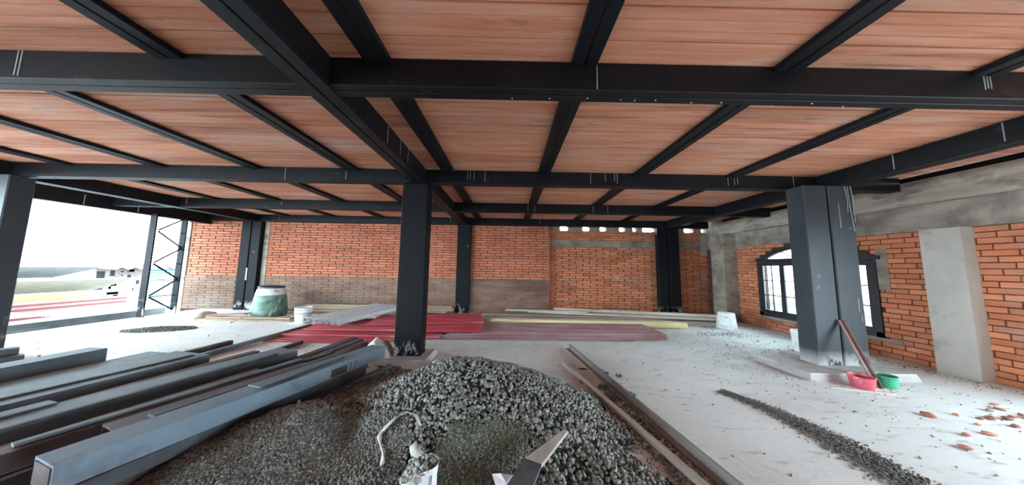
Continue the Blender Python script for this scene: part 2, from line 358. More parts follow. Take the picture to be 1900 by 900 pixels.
row_word = ['nearest', 'second', 'third', 'rearmost']
seg_word = ['left of the far left girder', 'between the far left and middle girders', 'between the middle and right girders', 'right of the right girder, by the brick wall']
drips = {0: [0.67, 3.79, 3.815, 3.84, -3.86, -3.83], 1: [-3.81, -2.79, -0.735, -0.69, -0.625, -0.44, 1.36, 1.61, 1.77, 1.815, 3.72, 3.83, 3.885, 4.85],
         2: [-5.82, 0.45, 0.62, 2.12, -8.2, 2.5], 3: [-8.6, -7.7, 1.0, -2.0]}
for i, (y0, y1) in enumerate(ROWS):
    ends = [(XL, GIRD[0][0]), (GIRD[0][1], GIRD[1][0]), (GIRD[1][1], GIRD[2][0]), (GIRD[2][1], 6.70 if i else 6.9)]
    for k, (x0, x1) in enumerate(ends):
        rt = empty('cross_beam', ((x0 + x1) / 2, (y0 + y1) / 2, ZB), 'black steel cross beam of the %s row, %s' % (row_word[i], seg_word[k]), 'beam', 'black steel cross beams')
        channel_pair(rt, 'x', x0 + 0.002, x1 - 0.002, y0, y1, ZB, ZC - 0.006, M['steel'])
        for dx in drips[i]:
            if x0 + 0.05 < dx < x1 - 0.05:
                ln = random.uniform(0.6, 1.0) * 0.225
                MB().box(dx - 0.0035, dx + 0.0035, y0 - 0.003, y0 + 0.002, ZC - 0.005 - ln, ZC - 0.005).world('paint_drip', M['drip'], rt)
        if i == 0 and k == 2:
            for dx in (0.0, 0.31, 0.62, 0.9, 1.02, 1.19, 1.5, 1.75, 2.2, 2.5, 2.8):
                MB().lathe([(0.001, 0), (0.006, 0.003), (0.005, 0.009), (0.001, 0.012)], 6, c=(dx, y1 - random.uniform(0.004, 0.06), ZB - 0.008)).world('tack_weld', M['weld'], rt)

gname = ['far left', 'middle', 'right']
for k, (x0, x1) in enumerate(GIRD):
    rt = empty('main_girder', ((x0 + x1) / 2, 4, ZB - 0.012), '%s deep black steel girder running from the viewer to the back wall' % gname[k], 'girder', 'deep steel girders')
    channel_pair(rt, 'y', Y0 + 0.05, 8.765, x0, x1, ZB - 0.012, ZC - 0.006, M['steel'])
    for yy in ((2.9, 3.25, 3.5) if k == 1 else (2.6, 3.4)):
        xx = x1 if k < 2 else x0
        MB().box(xx - 0.003, xx + 0.003, yy - 0.004, yy + 0.004, ZB + 0.02, ZC - 0.01).world('paint_drip', M['drip'], rt)
rt = empty('edge_beam', (XL - 0.1, 4, 2.8), 'black steel edge beam over the open left side', 'beam')
channel_pair(rt, 'y', Y0 + 0.05, 8.76, XL - 0.20, XL - 0.01, 2.80, ZC - 0.006, M['steel'])
for yy in (6.1, 7.0):
    MB().box(XL - 0.012, XL - 0.004, yy, yy + 0.012, 2.82, 3.06).world('paint_drip', M['drip'], rt)
rt = empty('edge_joist', (6.94, 4, 3.05), 'slim black steel angle along the top of the right concrete wall', 'joist')
MB().sweep([(0, 0), (0.10, 0), (0.10, 0.012), (0.012, 0.012), (0.012, 0.08), (0, 0.08)], (6.80, Y0 + 0.1, 3.05), (6.80, 8.15, 3.05)).world('angle_leg', M['steel'], rt)
for yy in (4.46, 6.70):
    MB().box(6.78, 6.795, yy, yy + 0.05, 2.92, 3.06).world('bracket', M['bar_grey'], rt)

bay_word = ['in front of the nearest cross beam', 'between nearest and second cross beams', 'between second and third cross beams', 'between third and rearmost cross beams']
j_word = ['leftmost', 'second', 'third', 'fourth', 'fifth', 'sixth', 'seventh', 'eighth']
bays = [(Y0 + 0.05, ROWS[0][0]), (ROWS[0][1], ROWS[1][0]), (ROWS[1][1], ROWS[2][0]), (ROWS[2][1], ROWS[3][0])]
jprof = [(-0.10, 0), (-0.012, 0), (-0.008, 0.008), (0.008, 0.008), (0.012, 0), (0.10, 0), (0.10, 0.044), (-0.10, 0.044)]
for b, (y0, y1) in enumerate(bays):
    for k, jx in enumerate(JX):
        if b == 0 and not 2 <= k <= 7: continue
        w = j_word[k] if b else j_word[k - 2]
        mb = MB().sweep(jprof, (0, y0 - (y0 + y1) / 2 + 0.003, 0), (0, y1 - (y0 + y1) / 2 - 0.003, 0))
        tag(mb.build('ceiling_joist', M['steel'], None, (jx, (y0 + y1) / 2, ZC - 0.05)),
            '%s flat black steel joist from the left %s' % (w, bay_word[b]), 'joist', 'flat steel joists under the tiles')

# ------------------------------------------------------------------ steel columns
def steel_column(label, posts, y0, y1, z0, z1, extra=(), mat='column'):
    xs = [p for q in posts for p in q]
    rt = empty('steel_column', ((min(xs) + max(xs)) / 2, (y0 + y1) / 2, z0), label, 'column', 'black steel columns')
    for a, b in posts:
        e = 0.012
        prof = [(a + e, y0), (b - e, y0), (b, y0 + e), (b, y1 - e), (b - e, y1), (a + e, y1), (a, y1 - e), (a, y0 + e)]
        k = len(prof); mb = MB()
        mb.add([(p, q, z0) for p, q in prof] + [(p, q, z1) for p, q in prof],
               [(i, (i + 1) % k, (i + 1) % k + k, i + k) for i in range(k)] + [tuple(range(k - 1, -1, -1)), tuple(range(k, 2 * k))])
        mb.world('post', M[mat], rt)
    if len(posts) > 1:
        MB().box(posts[0][1] - 0.002, posts[1][0] + 0.002, y0 + 0.08, y1 - 0.02, z0, z1).world('spacer', M['dark'], rt)
    for bx in extra:
        MB().box(*bx).world('paint_drip', M['drip'], rt)
    return rt
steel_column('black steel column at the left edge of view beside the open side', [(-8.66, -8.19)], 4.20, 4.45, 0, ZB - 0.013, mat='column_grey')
steel_column('freestanding black steel column in the middle behind the gravel', [(-1.84, -1.41)], 4.33, 4.60, 0.06, ZB - 0.013)
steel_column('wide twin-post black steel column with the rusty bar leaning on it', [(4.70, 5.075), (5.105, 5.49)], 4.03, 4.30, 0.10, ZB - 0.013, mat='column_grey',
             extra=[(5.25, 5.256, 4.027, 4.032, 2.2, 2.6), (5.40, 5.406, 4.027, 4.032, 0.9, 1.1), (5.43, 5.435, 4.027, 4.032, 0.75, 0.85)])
c4 = steel_column('twin-post black steel column against the back wall beside the drum', [(-8.90, -8.59), (-8.565, -8.26)], 8.615, 8.765, 0, ZB - 0.013)
MB().box(-8.60, -8.555, 8.606, 8.613, 0.95, 1.35).world('white_wedge', M['drip'], c4)
steel_column('single black steel column against the middle of back wall', [(-1.747, -1.30)], 8.615, 8.765, 0, ZB - 0.013)
steel_column('twin-post black steel column against the right part of back wall', [(4.947, 5.295), (5.32, 5.68)], 8.615, 8.765, 0, ZB - 0.013)

def plinth(label, x0, x1, y0, y1, h, t):
    mb = MB().add([(x0, y0, 0), (x1, y0, 0), (x1, y1, 0), (x0, y1, 0), (x0 + t, y0 + t, h), (x1 - t, y0 + t, h), (x1 - t, y1 - t, h), (x0 + t, y1 - t, h)],
                  [(0, 3, 2, 1), (4, 5, 6, 7), (0, 1, 5, 4), (1, 2, 6, 5), (2, 3, 7, 6), (3, 0, 4, 7)])
    o = mb.world('concrete_plinth', M['plinth'], None, ((x0 + x1) / 2, (y0 + y1) / 2, 0))
    return tag(o, label, 'plinth', 'cement column plinths')
plinth('low cement plinth under the freestanding middle column', -2.02, -1.22, 4.10, 4.75, 0.06, 0.05)
plinth('wide cement plinth under the twin-post column by the window', 4.18, 5.74, 3.70, 4.50, 0.10, 0.03)
MBp = MB().lathe([(0.14, 0), (0.15, 0.03), (0.10, 0.07), (0.03, 0.08)], 10, wob=lambda t, z: 0.2 * math.sin(3 * t + 1))
tag(MBp.build('cement_lump', M['white_clean'], None, (-1.03, 4.10, 0), smooth=True), 'small pale lump of set cement beside the middle plinth', 'cement lump')

# lattice tower of two angle posts at the open side
lt = empty('lattice_post', (-9.95, 7.7, 0), 'dark steel lattice post with zigzag bracing at the open left side', 'lattice post')
PL = [(-9.97, 7.33), (-9.97, 8.02)]
for px_, py_ in PL:
    MB().sweep([(-0.085, -0.07), (0.085, -0.07), (0.085, 0.07), (0.06, 0.07), (0.06, -0.045), (-0.085, -0.045)], (px_, py_, 0), (px_, py_, 2.86), up=(0, 1, 0)).world('post', M['column'], lt)
zz = 0.1
flip = 0
while zz < 2.7:
    a, b = (PL[0], PL[1]) if flip else (PL[1], PL[0])
    MB().tube([(a[0], a[1] + (0.07 if flip else -0.07), zz), (b[0], b[1] - (0.07 if flip else -0.07), zz + 0.42)], 0.02, 6).world('brace', M['column'], lt)
    MB().tube([(PL[0][0], PL[0][1] + 0.07, zz + 0.43), (PL[1][0], PL[1][1] - 0.07, zz + 0.43)], 0.012, 6).world('brace', M['column'], lt)
    zz += 0.46; flip ^= 1

# ------------------------------------------------------------------ brick walls
def brick_mesh(L, D, Hh, mat, axis):
    key = ('brick', round(L, 2), D, Hh, mat, axis)
    if key not in _meshes:
        L = round(L, 2); h, t = L / 2, Hh / 2; e = 0.004
        mb = MB()
        # front face slightly bevelled; u along the wall, w out of the wall
        pts = [(-h, 0, -t), (h, 0, -t), (h, 0, t), (-h, 0, t), (-h, D - e, -t), (h, D - e, -t), (h, D - e, t), (-h, D - e, t),
               (-h + e, D, -t + e), (h - e, D, -t + e), (h - e, D, t - e), (-h + e, D, t - e)]
        fs = [(0, 1, 5, 4), (1, 2, 6, 5), (2, 3, 7, 6), (3, 0, 4, 7), (4, 5, 9, 8), (5, 6, 10, 9), (6, 7, 11, 10), (7, 4, 8, 11), (8, 9, 10, 11)]
        if axis == 'back': vs = [(u, -w, v) for u, w, v in pts]
        else: vs = [(-w, -u, v) for u, w, v in pts]
        mb.add(vs, fs)
        me = mb.mesh('brick'); me.materials.append(M[mat]); _meshes[key] = me
    return _meshes[key]

def masonry(wall, axis, plane, u0, u1, v0, v1, bl, bh, joint, matf, inside=None, D=0.03, jit=0.004, off=0.0, vis=None, prio=None, vj=1.5):
    """courses of single bricks; u is x for the back walls and y for the right wall"""
    rows = int(round((v1 - v0) / bh)); out = []
    for r_ in range(rows):
        v = v0 + (r_ + 0.5) * bh
        u = u0 - (bl * 0.5 if r_ % 2 else 0.0) - off * bl - (r_ % 3) * 0.02
        while u < u1:
            a, b = max(u, u0), min(u + bl, u1)
            u += bl
            if b - a < 0.06: continue
            pieces = [(a, b)]
            if inside: pieces = inside(a, b, v - bh / 2, v + bh / 2)
            for a2, b2 in pieces:
                if b2 - a2 < 0.05: continue
                out.append(((a2 + b2) / 2, v + random.uniform(-0.002, 0.002), b2 - a2 - joint * vj, bh - joint))
    if prio: out.sort(key=prio)
    mats = {}
    n = 0
    for (uc, v, L, Hh) in out:
        mt = matf(uc, v)
        me = brick_mesh(L, D, round(Hh, 3), mt, axis)
        dd = random.uniform(-jit, jit)
        loc = (uc, plane + 0.02 + dd, v) if axis == 'back' else (plane + 0.02 + dd, uc, v)
        if n < 300 and (vis is None or vis(uc, v)):
            link('brick', me, None, wall, loc); n += 1
        else:
            mb = mats.setdefault(mt, MB())
            mb.add([(q.co.x + loc[0], q.co.y + loc[1], q.co.z + loc[2]) for q in me.vertices], [tuple(p.vertices) for p in me.polygons])
    for mt, mb in mats.items():
        tag(mb.build('background_brick', M[mt], wall), kind='stuff')

BL, BH = 0.475, 0.0865
SPLIT = 1.09
def back_mat(u, v): return 'brick' if v > SPLIT else 'brick_old'
def back_wall(name, label, x0, x1, off, prio=None):
    w = tag(MB().box(x0, x1, YB + 0.012, YB + 0.20, -0.3, 3.0).build(name, M['mortar']), label, kind='structure')
    MB().box(x0 + 0.01, x1 - 0.01, YB + 0.004, YB + 0.02, 0, SPLIT).build('smeared_mortar', M['brick_old'], w)
    bx0 = x0 + (0.14 if name == 'wall_back_left' else 0.0)
    masonry(w, 'back', YB, bx0, x1, SPLIT, SPLIT + 21 * BH, BL, BH, 0.019, back_mat, off=off, prio=prio)
    return w
def lower(w, x0, x1, off):
    mb = MB(); rows = 13; bh = SPLIT / rows
    for r_ in range(rows):
        u = x0 - (0.24 if r_ % 2 else 0) - off
        while u < x1:
            a, b = max(u, x0), min(u + 0.47, x1)
            if b - a > 0.05:
                link('brick', brick_mesh(b - a - 0.006, 0.03, round(bh - 0.008, 3), 'brick_old', 'back'), None, w, ((a + b) / 2, YB + 0.012 + random.uniform(-0.003, 0.003), (r_ + 0.5) * bh))
            u += 0.47
w = back_wall('wall_back_left', 'end panel of the brick back wall left of the twin-post column', -10.85, -8.60, 0.2)
lower(w, -10.85, -8.60, 0.1)
MB().box(-10.90, -10.72, YB - 0.03, YB + 0.2, -0.3, 2.85).build('concrete_edge', M['concrete'], w)
w = back_wall('wall_back_middle', 'long brick back wall panel, orange above and grey stained below', -8.58, -1.53, 0.6)
mbx = MB().box(-8.26, -8.10, YB - 0.025, YB + 0.02, 0, 2.9); mbx.build('concrete_edge', M['concrete'], w)
mb = MB(); rows = 13; bh = SPLIT / rows
for r_ in range(rows):
    u = -8.1 - (0.24 if r_ % 2 else 0)
    while u < -1.53:
        a, b = max(u, -8.1), min(u + 0.47, -1.53)
        if b - a > 0.05:
            me = brick_mesh(b - a - 0.006, 0.03, round(bh - 0.008, 3), 'brick_old', 'back')
            loc = ((a + b) / 2, YB + 0.012 + random.uniform(-0.003, 0.003), (r_ + 0.5) * bh)
            mb.add([(q.co.x + loc[0], q.co.y + loc[1], q.co.z + loc[2]) for q in me.vertices], [tuple(p.vertices) for p in me.polygons])
        u += 0.47
tag(mb.build('old_brick', M['brick_old'], w), kind='stuff')
w = back_wall('wall_back_centre', 'brick back wall panel right of the single back column, grey below', -1.52, 1.34, 0.35)
lower(w, -1.52, 1.34, 0.2)

# recessed right panel with its grey concrete band and ragged gaps at the top
YR = 8.95
w = tag(MB().box(1.34, 7.1, YR + 0.012, YR + 0.2, -0.3, 2.79).build('wall_back_right', M['mortar']), 'recessed darker brick back wall with a grey concrete band', kind='structure')
MB().box(1.34, 7.0, YR - 0.02, YR + 0.05, 2.23, 2.47).build('concrete_band', M['concrete_dark'], w)
masonry(w, 'back', YR, 1.36, 6.95, 0.0, 2.225, 0.475, 0.0825, 0.013, lambda u, v: 'brick_red', jit=0.006, vj=2.4, prio=lambda q: (0 if 4.9 > q[0] or q[0] > 5.75 else 1, -q[1]))
masonry(w, 'back', YR, 1.36, 6.95, 2.475, 2.80, 0.475, 0.0825, 0.013, lambda u, v: 'brick_red', jit=0.006, vis=lambda u, v: False)
holes = [(1.88, 0.15), (2.65, 0.13), (3.24, 0.12), (3.91, 0.11), (4.35, 0.08), (4.83, 0.22), (6.24, 0.17), (6.80, 0.14)]
edges = [1.34] + [q for c, hw in holes for q in (c - hw, c + hw)] + [7.3]
for a, b in zip(edges[0::2], edges[1::2]):
    e = 0.05
    MB().add([(a - e, YR - 0.01, 2.78), (b + e, YR - 0.01, 2.78), (b, YR - 0.01, 2.84), (b + 0.015, YR - 0.01, 2.93), (b + 0.05, YR - 0.01, 3.02), (a - 0.05, YR - 0.01, 3.02), (a - 0.015, YR - 0.01, 2.93), (a, YR - 0.01, 2.84)] +
             [(a - e, YR + 0.19, 2.78), (b + e, YR + 0.19, 2.78), (b, YR + 0.19, 2.84), (b + 0.015, YR + 0.19, 2.93), (b + 0.05, YR + 0.19, 3.02), (a - 0.05, YR + 0.19, 3.02), (a - 0.015, YR + 0.19, 2.93), (a, YR + 0.19, 2.84)],
             [tuple(range(8)), tuple(range(15, 7, -1))] + [(i, i + 8, (i + 1) % 8 + 8, (i + 1) % 8) for i in range(8)]).build('mortar_fill', M['mortar_grey'], w)
MB().box(6.62, 6.98, YR - 0.025, YR + 0.05, 2.0, 2.78).build('plaster_patch', M['concrete'], w)
MB().box(3.62, 3.76, YR - 0.016, YR + 0.03, 1.12, 1.24).build('plaster_patch', M['concrete'], w)
MB().box(1.335, 1.345, YB - 0.005, YR + 0.02, 0, 3.0).build('brick_return', M['brick_red'], w)

# right wall with the arched window
WY0, WY1, WZ0, WZ1, WTOP = 4.77, 7.09, 0.33, 1.80, 2.16
WC = (WY0 + WY1) / 2; HWD = (WY1 - WY0) / 2; RISE = WTOP - WZ1
RAD = (HWD * HWD + RISE * RISE) / (2 * RISE); CZ = WTOP - RAD
def arc(yy, rad=RAD): return CZ + math.sqrt(max(rad * rad - (yy - WC) ** 2, 0))
BT = 2.20
mb = MB().box(XW + 0.012, XW + 0.25, 2.3, WY0, -0.3, BT).box(XW + 0.012, XW + 0.25, -3.6, 2.3, -0.3, WZ0).box(XW + 0.012, XW + 0.25, -4.5, -3.6, -0.3, BT).box(XW + 0.012, XW + 0.25, WY1, 9.0, -0.3, BT).box(XW + 0.012, XW + 0.25, WY0, WY1, -0.3, WZ0)  # unseen stretch left open above the sill, widened to let in more light
NA = 24
for k in range(NA):
    a, b = WY0 + (WY1 - WY0) * k / NA, WY0 + (WY1 - WY0) * (k + 1) / NA
    za, zb = arc(a), arc(b)
    vs = []
    for x_ in (XW + 0.012, XW + 0.25): vs += [(x_, a, za), (x_, b, zb), (x_, b, BT), (x_, a, BT)]
    mb.add(vs, [(0, 3, 2, 1), (4, 5, 6, 7), (0, 1, 5, 4), (1, 2, 6, 5), (2, 3, 7, 6), (3, 0, 4, 7)])
wr = tag(mb.build('wall_right', M['mortar']), 'orange brick right wall under a heavy stained concrete beam', kind='structure')
def win_cut(a, b, z0, z1):
    if z1 <= WZ0 or z0 >= WTOP: return [(a, b)]
    if z0 < WZ1: c0, c1 = WY0, WY1
    else:
        if z0 - CZ >= RAD: return [(a, b)]
        hw = math.sqrt(max(RAD * RAD - (z0 - CZ) ** 2, 0)); c0, c1 = WC - hw, WC + hw
    res = []
    if a < c0: res.append((a, min(b, c0)))
    if b > c1: res.append((max(a, c1), b))
    return res
masonry(wr, 'right', XW, 2.3, 8.5, 0.0, BT, 0.285, 0.088, 0.012, lambda u, v: 'brick_red', inside=win_cut, jit=0.008, vj=1.1,
        prio=lambda q: abs(q[0] - 3.9) if q[0] > 3.15 else 9)
# concrete beam over the wall: lower band and projecting ledge
MB().box(XW - 0.02, XW + 0.25, -4.5, 8.8, BT + 0.001, 2.63).build('concrete_beam', M['concrete_dark'], wr)  # shade under the ledge is partly put into this band's darker colour
MB().box(XW - 0.13, XW + 0.25, -4.5, 8.2, 2.631, 2.82).build('concrete_ledge', M['concrete'], wr)
MB().box(XW - 0.085, XW + 0.25, -4.5, 8.2, 2.822, 3.03).build('concrete_ledge', M['concrete'], wr)
MB().box(XW + 0.10, XW + 0.25, 4.6, 9.2, 3.03, 3.135).build('concrete_upstand', M['concrete'], wr)
MB().box(XW + 0.0, XW + 0.30, 8.2, 9.2, 2.2, 3.135).build('beam_end', M['concrete_dark'], wr)
MB().box(XW - 0.2, XW + 0.012, 3.72, 4.11, 0, BT).build('concrete_pilaster', M['pilaster'], wr)
MB().box(6.42, XW + 0.012, 7.72, 8.22, 0, 2.62).build('corner_column', M['concrete_dark'], wr)
MB().box(XW - 0.016, XW + 0.02, 4.62, 4.768, 1.2, 1.95).build('plaster_patch', M['concrete_dark'], wr)
MB().box(XW - 0.016, XW + 0.02, 4.55, 7.2, 0.265, 0.328).build('window_sill_mortar', M['concrete_dark'], wr)

# unseen wall added behind the viewer to cut light, open towards the left
tag(MB().box(-6.5, 7.0, -4.75, -4.5, -0.3, 3.2).build('wall_front_blocker', M['brick_red']), 'unseen plain brick wall added behind the viewer to hold back light', kind='structure')

# window
win = tag(MB().box(XW - 0.03, XW + 0.05, WY0, WY1, WZ0, WZ0 + 0.09).box(XW - 0.03, XW + 0.05, WY0, WY0 + 0.09, WZ0, WZ1).box(XW - 0.03, XW + 0.05, WY1 - 0.09, WY1, WZ0, WZ1)
          .box(XW - 0.03, XW + 0.05, WY0 + 0.09, WY1 - 0.09, 1.69, 1.82).build('window_1', M['frame']), 'arched black steel window with small panes behind the twin-post column', kind='structure')
mb = MB()
for k in range(NA):
    t0 = -math.asin(HWD / RAD) + 2 * math.asin(HWD / RAD) * k / NA; t1 = -math.asin(HWD / RAD) + 2 * math.asin(HWD / RAD) * (k + 1) / NA
    vs = []
    for x_ in (XW - 0.03, XW + 0.05):
        for t, rr in ((t0, RAD), (t1, RAD), (t1, RAD - 0.10), (t0, RAD - 0.10)):
            vs.append((x_, WC + rr * math.sin(t), CZ + rr * math.cos(t)))
    mb.add(vs, [(0, 1, 2, 3), (7, 6, 5, 4), (0, 4, 5, 1), (1, 5, 6, 2), (2, 6, 7, 3), (3, 7, 4, 0)])
mb.build('arch_frame', M['frame'], win)
for s_ in (-0.55, 0.0, 0.55):
    MB().tube([(XW + 0.01, WC + s_ * 0.35, 1.82), (XW + 0.01, WC + s_, arc(WC + s_) - 0.09)], 0.012, 6).build('fan_bar', M['frame'], win)
MB().box(XW - 0.05, XW + 0.012, WY0 - 0.06, WY1 + 0.02, WZ1 - 0.05, WZ1 + 0.02).build('transom', M['frame'], win)
LW = (WY1 - WY0 - 0.18) / 4
for q in range(4):
    a = WY0 + 0.09 + q * LW; b = a + LW
    z0, z1 = WZ0 + 0.09, 1.69
    fr = MB().box(XW - 0.02, XW + 0.03, a, a + 0.055, z0, z1).box(XW - 0.02, XW + 0.03, b - 0.055, b, z0, z1).box(XW - 0.02, XW + 0.03, a + 0.055, b - 0.055, z0, z0 + 0.08).box(XW - 0.02, XW + 0.03, a + 0.055, b - 0.055, z1 - 0.05, z1).build('casement', M['frame'], win)
    ya, yb, za, zb = a + 0.055, b - 0.055, z0 + 0.08, z1 - 0.05
    MB().box(XW - 0.01, XW + 0.02, (ya + yb) / 2 - 0.009, (ya + yb) / 2 + 0.009, za, zb).build('muntin', M['frame'], fr)
    for k in (1, 2):
        zc = za + (zb - za) * k / 3
        MB().box(XW - 0.01, XW + 0.02, ya, yb, zc - 0.011, zc + 0.011).build('muntin', M['frame'], fr)
    for c in range(2):
        for k in range(3):
            y_a = ya + (yb - ya) * c / 2; z_a = za + (zb - za) * k / 3
            MB().box(XW + 0.003, XW + 0.006, y_a + 0.009, y_a + (yb - ya) / 2 - 0.009, z_a + 0.011, z_a + (zb - za) / 3 - 0.011).build('pane', M['glass'], fr)
mb = MB()
pts = [(WC + HWD * 0.93 * (2 * k / 16 - 1)) for k in range(17)]
for a, b in zip(pts[:-1], pts[1:]):
    za, zb = max(arc(a) - 0.1, 1.821), max(arc(b) - 0.1, 1.821)
    vs = []
    for x_ in (XW + 0.003, XW + 0.006): vs += [(x_, a, 1.82), (x_, b, 1.82), (x_, b, zb), (x_, a, za)]
    mb.add(vs, [(0, 3, 2, 1), (4, 5, 6, 7)])
mb.build('fanlight_pane', M['glass'], win)

# ------------------------------------------------------------------ gravel and sand
def cone(x, y, cx, cy, rx, ry, h, rot=0, p=1.0):
    c, s = np.cos(rot), np.sin(rot); dx, dy = x - cx, y - cy
    u = (dx * c + dy * s) / rx; v = (-dx * s + dy * c) / ry
    r = np.sqrt(u * u + v * v + .02) - .1
    return h * np.clip(1 - r ** p, -.2, 1)
def smax(a, b, k=.06):
    d = np.clip(.5 + .5 * (a - b) / k, 0, 1); return b + (a - b) * d + k * d * (1 - d)
CON = [[-0.4, 2.785, 1.35, 1.171, 0.537, 0, 1.1], [-1.69, 2.257, 0.899, 0.744, 0.295, -0.3, 1], [-0.301, 1.7, 1.4, 0.861, 0.202, 0, 1], [-1.081, 2.907, 0.971, 0.848, 0.166, 0, 1]]
def PH(x, y):
    x = np.asarray(x, float); y = np.asarray(y, float)
    z = np.full_like(x, -.05)
    for q in CON: z = smax(z, cone(x, y, *q))
    z = z + 0.018 * np.sin(5.1 * x + 2 * np.sin(3.3 * y)) * np.cos(4.3 * y + x) + 0.008 * np.sin(17 * x + 9 * y) * np.sin(13 * y - 4 * x)
    return z
def ico():
    t = (1 + 5 ** .5) / 2
    v = np.array([(-1, t, 0), (1, t, 0), (-1, -t, 0), (1, -t, 0), (0, -1, t), (0, 1, t), (0, -1, -t), (0, 1, -t), (t, 0, -1), (t, 0, 1), (-t, 0, -1), (-t, 0, 1)], float)
    f = np.array([(0, 11, 5), (0, 5, 1), (0, 1, 7), (0, 7, 10), (0, 10, 11), (1, 5, 9), (5, 11, 4), (11, 10, 2), (10, 7, 6), (7, 1, 8), (3, 9, 4), (3, 4, 2), (3, 2, 6), (3, 6, 8), (3, 8, 9), (4, 9, 5), (2, 4, 11), (6, 2, 10), (8, 6, 7), (9, 8, 1)])
    return v / np.linalg.norm(v[0]), f
def octa():
    v = np.array([(1, 0, 0), (-1, 0, 0), (0, 1, 0), (0, -1, 0), (0, 0, 1), (0, 0, -1)], float)
    f = np.array([(0, 2, 4), (2, 1, 4), (1, 3, 4), (3, 0, 4), (2, 0, 5), (1, 2, 5), (3, 1, 5), (0, 3, 5)])
    return v, f
def stones(P, rad, shape, flat=0.7):
    """P (n,3) centres, rad (n,) radii -> vertices and triangles of n loose stones"""
    bv, bf = shape(); n = len(P); k = len(bv)
    V = np.repeat(bv[None], n, 0) * RNG.uniform(0.72, 1.25, (n, k, 1))
    V *= np.stack([RNG.uniform(0.8, 1.35, n), RNG.uniform(0.7, 1.0, n), RNG.uniform(flat * 0.7, flat * 1.2, n)], -1)[:, None]
    q = RNG.normal(size=(n, 4)); q[:, 1:3] *= 0.45; q /= np.linalg.norm(q, axis=1)[:, None]
    w, x, y, z = q.T
    R = np.stack([np.stack([1 - 2 * (y * y + z * z), 2 * (x * y - z * w), 2 * (x * z + y * w)], -1), np.stack([2 * (x * y + z * w), 1 - 2 * (x * x + z * z), 2 * (y * z - x * w)], -1),
                  np.stack([2 * (x * z - y * w), 2 * (y * z + x * w), 1 - 2 * (x * x + y * y)], -1)], 1)
    V = np.einsum('nij,nkj->nki', R, V) * rad[:, None, None] + P[:, None]
    return V.reshape(-1, 3), (bf[None] + (np.arange(n) * k)[:, None, None]).reshape(-1, 3)
def patch(x0, x1, y0, y1, st, hf, keep):
    gx, gy = np.meshgrid(np.arange(x0, x1, st), np.arange(y0, y1, st)); ny, nx = gx.shape
    z = hf(gx, gy); V = np.stack([gx, gy, z], -1).reshape(-1, 3)
    k = keep(gx, gy, z)
    i = (np.arange(ny - 1)[:, None] * nx + np.arange(nx - 1)[None]).ravel()
    ok = (k[:-1, :-1] & k[1:, :-1] & k[:-1, 1:] & k[1:, 1:]).ravel(); i = i[ok]
    F = np.concatenate([np.stack([i, i + 1, i + nx + 1], -1), np.stack([i, i + nx + 1, i + nx], -1)])
    u, inv = np.unique(F, return_inverse=True)
    return V[u], inv.reshape(F.shape)
def join(*parts):
    V = []; F = []; b = 0
    for v, f in parts: V.append(v); F.append(f + b); b += len(v)
    return np.concatenate(V), np.concatenate(F)

def sand_zone(x, y):
    n = 0.16 * np.sin(3.1 * x + 1.2 * np.sin(4 * y)) + 0.08 * np.sin(9 * x + 7 * y)
    return ((x + 1.55) / 0.85) ** 2 + ((y - 1.85) / 0.62) ** 2 + n + 0.1 * np.sin(31 * x + 11 * y) * np.sin(27 * y) < 1.0
def moss_zone(x, y):
    n = 0.2 * np.sin(6 * x + 3 * np.sin(5 * y)) + 0.1 * np.sin(13 * y + 5 * x)
    return ((x + 0.16) / 0.46) ** 2 + ((y - 1.86) / 0.40) ** 2 + n + 0.25 * np.sin(29 * x + 9 * y) * np.sin(25 * y + 3) < 0.9
N = 26000
x = RNG.uniform(-2.8, 1.6, N); y = RNG.uniform(1.0, 4.0, N); z = PH(x, y)
m_ = (z > 0.0) & ~sand_zone(x, y) & ~moss_zone(x, y)
x, y, z = x[m_], y[m_], z[m_]
rad = RNG.uniform(0.011, 0.024, len(x)) * np.where(RNG.random(len(x)) < 0.06, 1.35, 1.0)
P = np.stack([x, y, z + rad * 0.25], -1)
# stones that rolled off the foot and lie between the two rails
ns = 1100
t = RNG.uniform(0, 1, ns); ex = 1.02 + 0.28 * RNG.random(ns) + 0.22 * (1 - t) ; ey = 1.7 + 1.5 * t
ex2 = RNG.normal(0, 0.16, 500) + 1.0; ey2 = RNG.uniform(1.6, 3.4, 500)
sx = np.concatenate([ex, ex2]); sy = np.concatenate([ey, ey2]); ok = PH(sx, sy) < 0.01
rs = RNG.uniform(0.007, 0.017, len(sx))
P2 = np.stack([sx, sy, rs * 0.6], -1)[ok]
g1 = stones(P, rad, ico); g2 = stones(P2, rs[ok], octa)
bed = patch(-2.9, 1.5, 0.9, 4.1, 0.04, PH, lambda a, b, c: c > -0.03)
V, F = join(g1, g2)
gp = link('gravel_pile', fast_mesh('gravel_pile', V, F), M['gravel'])
tag(gp, 'large heap of coarse grey gravel in the foreground', 'gravel', kind='stuff')
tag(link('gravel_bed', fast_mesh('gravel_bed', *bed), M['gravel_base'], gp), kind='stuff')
def sand_heap(name, label, zone, box, mat, n, r0, r1):
    x = RNG.uniform(box[0], box[1], n); y = RNG.uniform(box[2], box[3], n); z = PH(x, y); k = zone(x, y) & (z > 0.005)
    x, y, z = x[k], y[k], z[k]; r = RNG.uniform(r0, r1, len(x))
    a = stones(np.stack([x, y, z + 0.012 + r * 0.1], -1), r, octa)
    b = patch(box[0], box[1], box[2], box[3], 0.03, lambda p, q: PH(p, q) + 0.012, lambda p, q, c: zone(p, q) & (c > 0.012))
    o = link(name, fast_mesh(name, *join(a, b)), M[mat])
    return tag(o, label, 'sand', kind='stuff')
